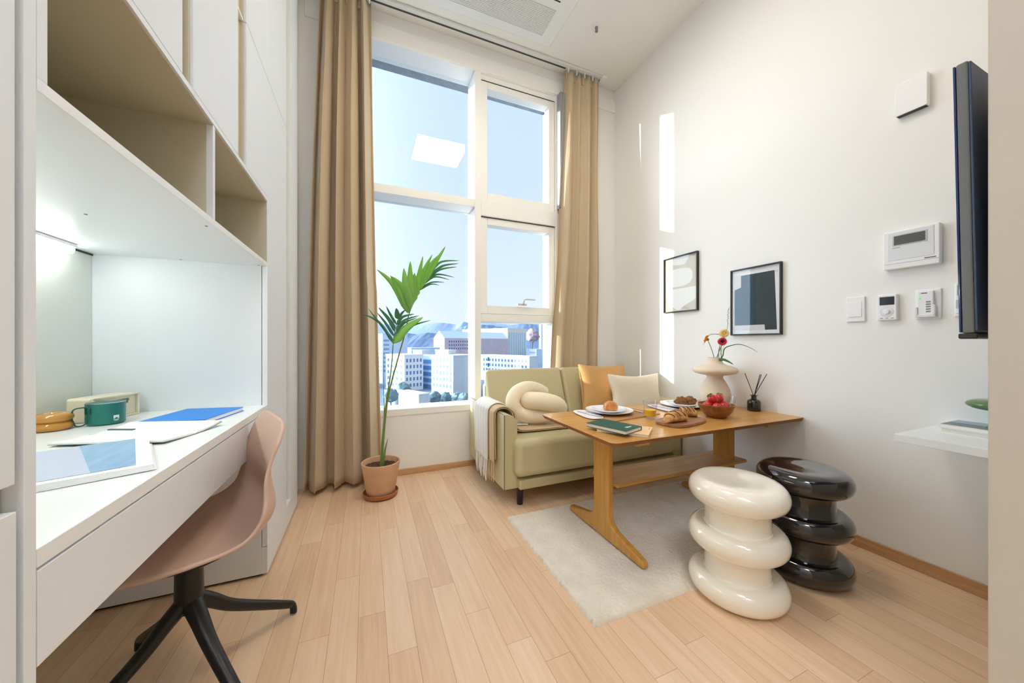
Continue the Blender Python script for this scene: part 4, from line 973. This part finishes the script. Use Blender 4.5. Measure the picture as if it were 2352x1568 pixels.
# mug
mc = Vector((-.806, 1.600, 0)); TEAL = M('teal_enamel', (42, 118, 108), .35, metal=.35); STE = M('mug_steel', (206, 212, 214), .25, metal=.9)
t = thing('camping_mug', 'teal green steel camping mug with wire handle on the desk', 'mug', (mc.x, mc.y, D0))
mr, mh = .0455, .072
MB().lathe([(.02, .0), (mr-.006, .0), (mr-.001, .005), (mr, .010), (mr, mh-.001), (mr-.0012, mh)], (mc.x, mc.y, D0), 64, caps=True).build('body', TEAL, t)
MB().lathe([(mr-.0002, mh-.0008), (mr+.0004, mh+.0006), (mr-.0016, mh+.001), (mr-.002, mh-.002), (mr-.003, .006), (.001, .005)], (mc.x, mc.y, D0), 64, caps=False).build('rim', STE, t)
def on_mug(a, z, off=.0): return Vector((mc.x+(mr+off)*math.cos(R(a)), mc.y+(mr+off)*math.sin(R(a)), D0+z))
hm = smooth_path([on_mug(250, .040, .0015), on_mug(250, .058, .0015), on_mug(247, .0615, .003), on_mug(238, .0625, .004), on_mug(229, .062, .010), on_mug(224, .060, .020), on_mug(222, .052, .026), on_mug(222, .030, .027), on_mug(223, .006, .020), on_mug(226, .0035, .008), on_mug(228, .008, .0015)], 6)
MB().tube(hm, .0019, 8).build('handle', M('handle_green', (30, 82, 72), .4), t)
hm = smooth_path([on_mug(232, .040, .0015), on_mug(232, .056, .0015), on_mug(233, .0615, .004), on_mug(236, .0625, .006)], 6); MB().tube(hm, .0019, 8).build('handle', M('handle_green', (30, 82, 72), .4), t)
m = MB()
def patch(a0, a1, z0, z1):
    for i in range(6):
        q0, q1 = lerp(a0, a1, i/6), lerp(a0, a1, (i+1)/6)
        m._f([m.bm.verts.new(p) for p in (on_mug(q0, z0, .0004), on_mug(q1, z0, .0004), on_mug(q1, z1, .0004), on_mug(q0, z1, .0004))])
patch(318, 336, .0235, .0305)
m._f([m.bm.verts.new(p) for p in (on_mug(318, .0185, .0005), on_mug(324, .0215, .0008), on_mug(318, .0235, .0005))])
m._f([m.bm.verts.new(p) for p in (on_mug(336, .0185, .0005), on_mug(330, .0215, .0008), on_mug(336, .0235, .0005))])
patch(318, 324, .0215, .0235); patch(330, 336, .0215, .0235); patch(318, 336, .0150, .0168); patch(321, 333, .0120, .0132)
m.build('logo', M('logo_white2', (226, 240, 238), .5), t, smooth=False)
# flip clock
yawc = 62
ca, cb = Vector((-.838, 1.640, 0)), None
mt = Matrix.Translation((-.846, 1.618, D0)) @ Matrix.Rotation(R(yawc+12), 4, 'Z')
t = thing('desk_clock', 'cream rectangular flip clock behind the teal mug', 'clock', (-.87, 1.70, D0))
CRM = M('cream_plastic', (232, 226, 204), .35)
m = MB(); cw, cd, chh = .166, .085, .083
m.box(0, cw, 0.010, cd, 0, chh, mt); m.build('case', CRM, t, bevel=.010, seg=4)
m = MB(); e = .007
m.box(0, cw, 0, .0095, 0, e, mt).box(0, cw, 0, .0095, chh-e, chh, mt).box(0, e, 0, .0095, e, chh-e, mt).box(cw-e, cw, 0, .0095, e, chh-e, mt); m.build('bezel', CRM, t, bevel=.002)
MB().box(e, cw-e, .0085, .0098, e, chh-e, mt).build('face', M('clock_face', (220, 214, 194), .5), t, smooth=False)
m = MB()
for a, b, c, d in ((.090, .132, .056, .0655), (.096, .104, .048, .056), (.118, .129, .048, .056), (.046, .068, .058, .0605)):
    m.box(a, b, .0078, .0084, c, d, mt)
m.build('lettering', M('clock_print', (112, 112, 100), .6), t, smooth=False)
# blue book
BLU = M('blue_cover', (18, 126, 222), .45, spec=.3)
A = Zp(470, 965, D0+.016)+Vector((-.004, .016, 0)); Bq = A+Vector((-.188, .036, 0)); Cq = A+Vector((.03, .232, 0))
t, mt, L_, W_ = book('book', 'bright blue paperback on the desk beside the mug', 'book', A, Bq, Cq, D0, .016, BLU, PAPW, None, 'A')
MB().box(.008, .013, -.0004, .0, .0055, .0105, mt).build('logo', M('dark_blue', (10, 60, 130), .5), t, smooth=False)
# open notebook
def open_book(name, label, cat, C0, ux, W_, L_, th, sag, cover_m, page_m, prints=()):
    """C0 spine end, ux spine direction (world), pages extend both sides by W_"""
    ux = Vector(ux).normalized(); uy = Vector((-ux.y, ux.x, 0))
    t = thing(name, label, cat, C0+ux*L_/2, 0)
    def prof(s): # s in -1..1 across
        a = abs(s); return th*(min(1, a*9)**.5)*(1-.25*a)+sag*a*a*(1 if s < 0 else .4)
    def P(s, l, z): q = C0+uy*(s*W_)+ux*(l*L_); q.z = D0+z; return q
    for sg, nm in ((-1, 'left'), (1, 'right')):
        m = MB()
        sec = [i/14 for i in range(15)]
        rs = []
        for l in (0, 1):
            top = [P(sg*s_, l, prof(sg*s_)+.0012) for s_ in sec]; bot = [P(sg*s_, l, .0012+(sag*s_*s_*(1 if sg < 0 else .4))) for s_ in sec]
            rs.append(top+bot[::-1])
        m.rings(rs); m.build('page_block', page_m, t, angle=30)
        m = MB(); m.rings([[P(sg*s_*1.02, l, z+(sag*s_*s_*(1 if sg < 0 else .4))) for s_ in sec]+[P(sg*s_*1.02, l, z-.0009+(sag*s_*s_*(1 if sg < 0 else .4))) for s_ in sec[::-1]] for l, z in ((-.01, .0011), (1.01, .0011))]); m.build('cover', cover_m, t, angle=30)
    for s0, s1, l0, l1, mt_ in prints:
        m = MB(); n = 12
        for i in range(n):
            q0, q1 = (s0 if isinstance(s0, tuple) else (s0, s0)), (s1 if isinstance(s1, tuple) else (s1, s1))
            e_ = [(lerp(q0[k], q1[k], (i+j)/n), (l0, l1)[k]) for k, j in ((0, 0), (0, 1), (1, 1), (1, 0))]
            m._f([m.bm.verts.new(P(a, l, prof(a)+.0018)) for a, l in e_])
        bmesh.ops.remove_doubles(m.bm, verts=m.bm.verts, dist=.00005); m.build('photo_print', mt_, t, angle=180)
    return t
PAGE = M('page_white', (242, 243, 244), .6); COVG = M('cover_grey', (132, 142, 142), .6)
PHOTO = M('sea_photo', (116, 156, 200), .35, rgb2=(150, 186, 216), noise_scale=5, stretch=(12, 2, 1)); MIST = M('mist_photo', (190, 200, 224), .35)
nA = Zp(447, 1000, D0)
open_book('notebook', 'open white notebook lying between blue book and magazine', 'notebook', Vector((-.470, 1.316, 0)), (-.955, .295, 0), .105, .27, .006, .012, COVG, PAGE)
o = MB().box(0, .075, 0, .010, 0, .0035, Matrix.Translation((-.718, 1.430, D0+.0075)) @ Matrix.Rotation(R(-22), 4, 'Z')).build('pen_clip', M('clip_slate', (92, 106, 112), .3, metal=.5), bevel=.001)
tag(o, 'slim dark grey metal clip lying on the open notebook', 'clip')
t = open_book('magazine', 'large open magazine with a blue sea photograph at the desk front', 'magazine', Vector((-.645, .871, 0)), (-.42, .908, 0), .25, .32, .013, .002, PAGE, PAGE,
    [((-.655, -.525), -.06, .06, .985, MIST), (-.90, (-.655, -.525), .06, .985, PHOTO)])
# ================================================================== THE CITY OUTSIDE
GZ = -19.0
def outm(name, rgb, rgb2=None, sc=.05): return M(name, rgb, .9, spec=.1, rgb2=rgb2, noise_scale=sc)
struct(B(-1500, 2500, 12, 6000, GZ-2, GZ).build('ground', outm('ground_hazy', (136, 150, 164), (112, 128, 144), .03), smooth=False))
NL, NR = Vector((-.90, -.43, 0)).normalized(), Vector((.43, -.90, 0)).normalized()     # lit face, shaded face normals
TLf, TRt = Vector((-.43, .90, 0)).normalized(), Vector((.90, .43, 0)).normalized()      # directions of the two faces away from the corner
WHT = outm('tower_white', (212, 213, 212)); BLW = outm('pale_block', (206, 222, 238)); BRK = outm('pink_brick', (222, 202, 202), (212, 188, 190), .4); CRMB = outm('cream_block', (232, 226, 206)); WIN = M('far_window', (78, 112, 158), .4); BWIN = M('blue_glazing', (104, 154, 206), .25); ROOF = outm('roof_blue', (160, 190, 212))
def on_line(px, P0, d):
    r_ = ray(px, CY); r2 = Vector((r_.x, r_.y)); # solve P0 + d*t parallel to r
    t_ = -(P0.x*r2.y-P0.y*r2.x)/(d.x*r2.y-d.y*r2.x); return abs(t_)
def zat(py, P): return H-(py-CY)/F*(P.x*FW.x+P.y*FW.y)
def block(name, label, dist, pxc, pxl, pxr, pytop, mat_l, cat='building', zb=GZ, group=None, gable=0, wl=None, wr=None, winm=WIN, top_mat=None, grow=None):
    C = Dp(pxc, CY, dist); C.z = 0
    wL = on_line(pxl, C, TLf) if pxl is not None else 12; wR = on_line(pxr, C, TRt) if pxr is not None else 12
    zt = zat(pytop, C)
    t = thing(name, label, cat, (C.x, C.y, zb), 0, group)
    c = [C, C+TRt*wR, C+TRt*wR+TLf*wL, C+TLf*wL]
    m = MB(); m.rings([[Vector((p.x, p.y, z)) for p in c] for z in (zb, zt)]); m.build('walls', mat_l, t, smooth=False)
    if gable:
        mid = [(c[0]+c[3])/2, (c[1]+c[2])/2]
        m = MB(); m.rings([[Vector((c[0].x, c[0].y, zt)), Vector((c[3].x, c[3].y, zt)), Vector((mid[0].x, mid[0].y, zt+gable))], [Vector((c[1].x, c[1].y, zt)), Vector((c[2].x, c[2].y, zt)), Vector((mid[1].x, mid[1].y, zt+gable))]]); m.build('roof', top_mat or ROOF, t, smooth=False)
    else:
        k = 1.0
        m = MB(); m.rings([[Vector((p.x, p.y, z)) for p in (C-(TRt+TLf)*.15, c[1]+(TRt-TLf)*.15, c[2]+(TRt+TLf)*.15, c[3]+(TLf-TRt)*.15)] for z in (zt, zt+.5)]); m.build('parapet', top_mat or mat_l, t, smooth=False)
    def wins(cfg, d, wid, nrm):
        cols, rows, u0, u1, z0, z1, ww, wh = cfg
        if cols > 1: ww = min(ww, .46*(u1-u0)*wid/cols)
        src = None
        for i in range(cols):
            for j in range(rows):
                u = lerp(u0, u1, (i+.5)/cols)*wid; z = lerp(z0, z1, (j+.5)/rows)
                p = C+d*u; p.z = z
                if src is None:
                    a = d*ww/2
                    m = MB(); m.rings([[Vector((q.x, q.y, zz))+p for q, zz in ((-a, -wh/2), (a, -wh/2), (a, wh/2), (-a, wh/2))], [Vector((q.x, q.y, zz))+p+nrm*.06 for q, zz in ((-a, -wh/2), (a, -wh/2), (a, wh/2), (-a, wh/2))]])
                    src = m.build('window', winm, t, smooth=False); src_p = p
                else:
                    o = src.copy(); COL.objects.link(o); o.parent = t; o.location = src.location+(p-src_p)
    if wl: wins(wl, TLf, wL, NL)
    if wr: wins(wr, TRt, wR, NR)
    return t, C, c, zt
# main white hospital block: right wing (lit end + shaded flank)
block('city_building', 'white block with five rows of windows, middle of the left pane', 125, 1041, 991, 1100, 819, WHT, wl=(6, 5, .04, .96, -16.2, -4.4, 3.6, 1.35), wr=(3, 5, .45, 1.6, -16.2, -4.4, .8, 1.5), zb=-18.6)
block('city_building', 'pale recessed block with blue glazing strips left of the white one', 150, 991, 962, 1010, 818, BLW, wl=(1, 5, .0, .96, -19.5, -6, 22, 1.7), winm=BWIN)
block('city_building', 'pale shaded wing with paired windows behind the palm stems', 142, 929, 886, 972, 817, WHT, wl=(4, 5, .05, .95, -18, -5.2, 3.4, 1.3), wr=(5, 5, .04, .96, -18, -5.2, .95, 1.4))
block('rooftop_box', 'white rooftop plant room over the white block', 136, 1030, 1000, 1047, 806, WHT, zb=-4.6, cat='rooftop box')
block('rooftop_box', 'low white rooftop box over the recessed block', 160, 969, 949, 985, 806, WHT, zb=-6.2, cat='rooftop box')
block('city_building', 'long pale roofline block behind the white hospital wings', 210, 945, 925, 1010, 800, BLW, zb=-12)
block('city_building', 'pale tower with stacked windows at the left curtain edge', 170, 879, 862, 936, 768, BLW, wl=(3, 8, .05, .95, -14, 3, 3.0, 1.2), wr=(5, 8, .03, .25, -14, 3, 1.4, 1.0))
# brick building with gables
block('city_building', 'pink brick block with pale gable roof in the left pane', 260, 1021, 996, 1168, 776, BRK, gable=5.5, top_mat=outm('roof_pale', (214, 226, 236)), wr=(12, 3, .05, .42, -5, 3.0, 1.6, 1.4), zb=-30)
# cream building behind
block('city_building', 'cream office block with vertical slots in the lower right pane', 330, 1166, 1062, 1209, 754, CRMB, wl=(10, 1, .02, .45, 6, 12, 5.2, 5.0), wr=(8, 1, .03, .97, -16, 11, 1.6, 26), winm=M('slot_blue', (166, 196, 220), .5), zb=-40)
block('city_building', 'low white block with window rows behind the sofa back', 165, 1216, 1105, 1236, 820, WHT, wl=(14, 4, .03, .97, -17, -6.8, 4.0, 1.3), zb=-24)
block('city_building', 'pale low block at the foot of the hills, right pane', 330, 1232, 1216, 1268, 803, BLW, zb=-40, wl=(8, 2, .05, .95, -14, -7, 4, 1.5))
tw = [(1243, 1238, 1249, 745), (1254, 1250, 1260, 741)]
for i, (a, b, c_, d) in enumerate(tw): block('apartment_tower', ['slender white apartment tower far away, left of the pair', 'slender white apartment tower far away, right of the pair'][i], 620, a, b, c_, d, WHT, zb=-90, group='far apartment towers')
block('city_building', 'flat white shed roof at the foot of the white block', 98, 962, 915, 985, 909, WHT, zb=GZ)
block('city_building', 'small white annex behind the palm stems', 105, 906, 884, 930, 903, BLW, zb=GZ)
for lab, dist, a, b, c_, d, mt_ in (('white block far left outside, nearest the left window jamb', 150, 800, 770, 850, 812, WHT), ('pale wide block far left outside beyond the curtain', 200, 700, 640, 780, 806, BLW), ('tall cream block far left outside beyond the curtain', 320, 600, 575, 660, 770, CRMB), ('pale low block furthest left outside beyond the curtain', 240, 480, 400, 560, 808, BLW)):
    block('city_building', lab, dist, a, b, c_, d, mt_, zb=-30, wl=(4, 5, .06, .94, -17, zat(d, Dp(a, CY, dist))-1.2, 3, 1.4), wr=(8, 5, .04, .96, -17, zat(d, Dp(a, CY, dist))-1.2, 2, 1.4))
# hills
def ridge(name, dist, pts, depth, mat, amp, seed):
    P = smooth_path([Vector((x, y, 0)) for x, y in pts], 10)
    def fn(u, v):
        i = u*(len(P)-1); a = P[int(i)]; b = P[min(len(P)-1, int(i)+1)]; p = a.lerp(b, i-int(i))
        q = Dp(p.x, CY, dist); top = H-(p.y-CY)/F*dist
        k = v*v*(3-2*v)
        z = lerp(GZ-30, top, k)+amp*noise.noise(Vector((u*60, v*8, seed)))*k*(1.2-k*.4)
        q = q+FW*(v-1)*depth; q.z = z; return q
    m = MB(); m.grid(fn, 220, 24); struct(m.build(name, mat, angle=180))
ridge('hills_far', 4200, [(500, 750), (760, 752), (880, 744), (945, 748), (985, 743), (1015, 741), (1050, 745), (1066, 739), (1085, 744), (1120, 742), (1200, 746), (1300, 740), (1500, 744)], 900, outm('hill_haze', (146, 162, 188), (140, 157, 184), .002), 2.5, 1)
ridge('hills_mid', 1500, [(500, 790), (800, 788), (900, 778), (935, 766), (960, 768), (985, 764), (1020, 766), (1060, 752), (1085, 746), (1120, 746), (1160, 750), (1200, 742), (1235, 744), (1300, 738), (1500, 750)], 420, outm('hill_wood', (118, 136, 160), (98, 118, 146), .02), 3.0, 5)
# trees near the foot of the buildings
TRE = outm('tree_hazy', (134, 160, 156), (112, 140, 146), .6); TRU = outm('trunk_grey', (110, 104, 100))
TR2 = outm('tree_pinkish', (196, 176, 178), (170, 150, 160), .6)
def tree(px, py, dist, r_, label, mat=TRE, zb=GZ):
    c = Dp(px, py, dist); t = thing('tree', label, 'tree', (c.x, c.y, zb), 0, 'trees between the buildings')
    MB().tube([(c.x, c.y, zb), (c.x, c.y, c.z)], r_*.1, 6).build('trunk', TRU, t)
    def fn(p): return p*(1+.3*noise.noise(p*2.3+Vector((px, 0, 0)))+.2*noise.noise(p*6+Vector((0, px, 0))))
    MB().sphere(c, (r_, r_, r_*.95), 28, 18, None, fn).build('crown', mat, t, angle=180)
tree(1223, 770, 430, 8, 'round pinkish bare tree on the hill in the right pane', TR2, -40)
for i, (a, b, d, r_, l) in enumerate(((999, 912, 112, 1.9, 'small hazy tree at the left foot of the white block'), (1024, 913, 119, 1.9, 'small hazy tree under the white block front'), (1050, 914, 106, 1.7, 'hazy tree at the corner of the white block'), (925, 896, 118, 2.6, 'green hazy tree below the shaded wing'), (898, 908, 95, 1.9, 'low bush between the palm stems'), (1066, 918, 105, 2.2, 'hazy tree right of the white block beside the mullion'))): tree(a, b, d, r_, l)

# ================================================================== LIGHT
sun = bpy.data.lights.new('sun', 'SUN'); so = bpy.data.objects.new('sun', sun); COL.objects.link(so)
SD = Vector((1, -.40, -.172)).normalized()
so.rotation_euler = SD.to_track_quat('-Z', 'Y').to_euler(); so.location = (-20, 12, 8)
sun.energy = SUN; sun.angle = R(.5); sun.color = (1, .93, .82)
wd = bpy.data.worlds.new('world'); S.world = wd; wd.use_nodes = True; nt = wd.node_tree; bg = nt.nodes['Background']
tc = nt.nodes.new('ShaderNodeTexCoord'); sp = nt.nodes.new('ShaderNodeSeparateXYZ'); nt.links.new(tc.outputs['Generated'], sp.inputs[0])
rp = nt.nodes.new('ShaderNodeValToRGB'); nt.links.new(sp.outputs[2], rp.inputs[0]); cr = rp.color_ramp
cr.elements[0].position = 0; cr.elements[0].color = (*lin((226, 233, 247)), 1)
cr.elements[1].position = 1; cr.elements[1].color = (*lin((176, 206, 246)), 1)
for p_, c_ in ((.07, (224, 233, 248)), (.2, (214, 228, 249)), (.42, (205, 222, 248)), (.62, (200, 220, 249))):
    e = cr.elements.new(p_); e.color = (*lin(c_), 1)
dt = nt.nodes.new('ShaderNodeVectorMath'); dt.operation = 'DOT_PRODUCT'; dt.inputs[1].default_value = -SD; nt.links.new(tc.outputs['Generated'], dt.inputs[0])
mx = nt.nodes.new('ShaderNodeMath'); mx.operation = 'MAXIMUM'; mx.inputs[1].default_value = 0; nt.links.new(dt.outputs['Value'], mx.inputs[0])
pw_ = nt.nodes.new('ShaderNodeMath'); pw_.operation = 'POWER'; pw_.inputs[1].default_value = 4; nt.links.new(mx.outputs[0], pw_.inputs[0])
vm = nt.nodes.new('ShaderNodeVectorMath'); vm.operation = 'SCALE'; vm.inputs[0].default_value = (GLOW*.84, GLOW*.95, GLOW*1.08); nt.links.new(pw_.outputs[0], vm.inputs['Scale'])
va = nt.nodes.new('ShaderNodeVectorMath'); va.operation = 'ADD'; nt.links.new(rp.outputs[0], va.inputs[0]); nt.links.new(vm.outputs[0], va.inputs[1])
nt.links.new(va.outputs[0], bg.inputs[0]); bg.inputs[1].default_value = SKY
# render-quality settings of the scene itself
cy = S.cycles
cy.max_bounces = 12; cy.diffuse_bounces = 8; cy.glossy_bounces = 4; cy.transparent_max_bounces = 16; cy.caustics_reflective = False; cy.caustics_refractive = False
cy.sample_clamp_indirect = 6.0
cy.use_denoising = True
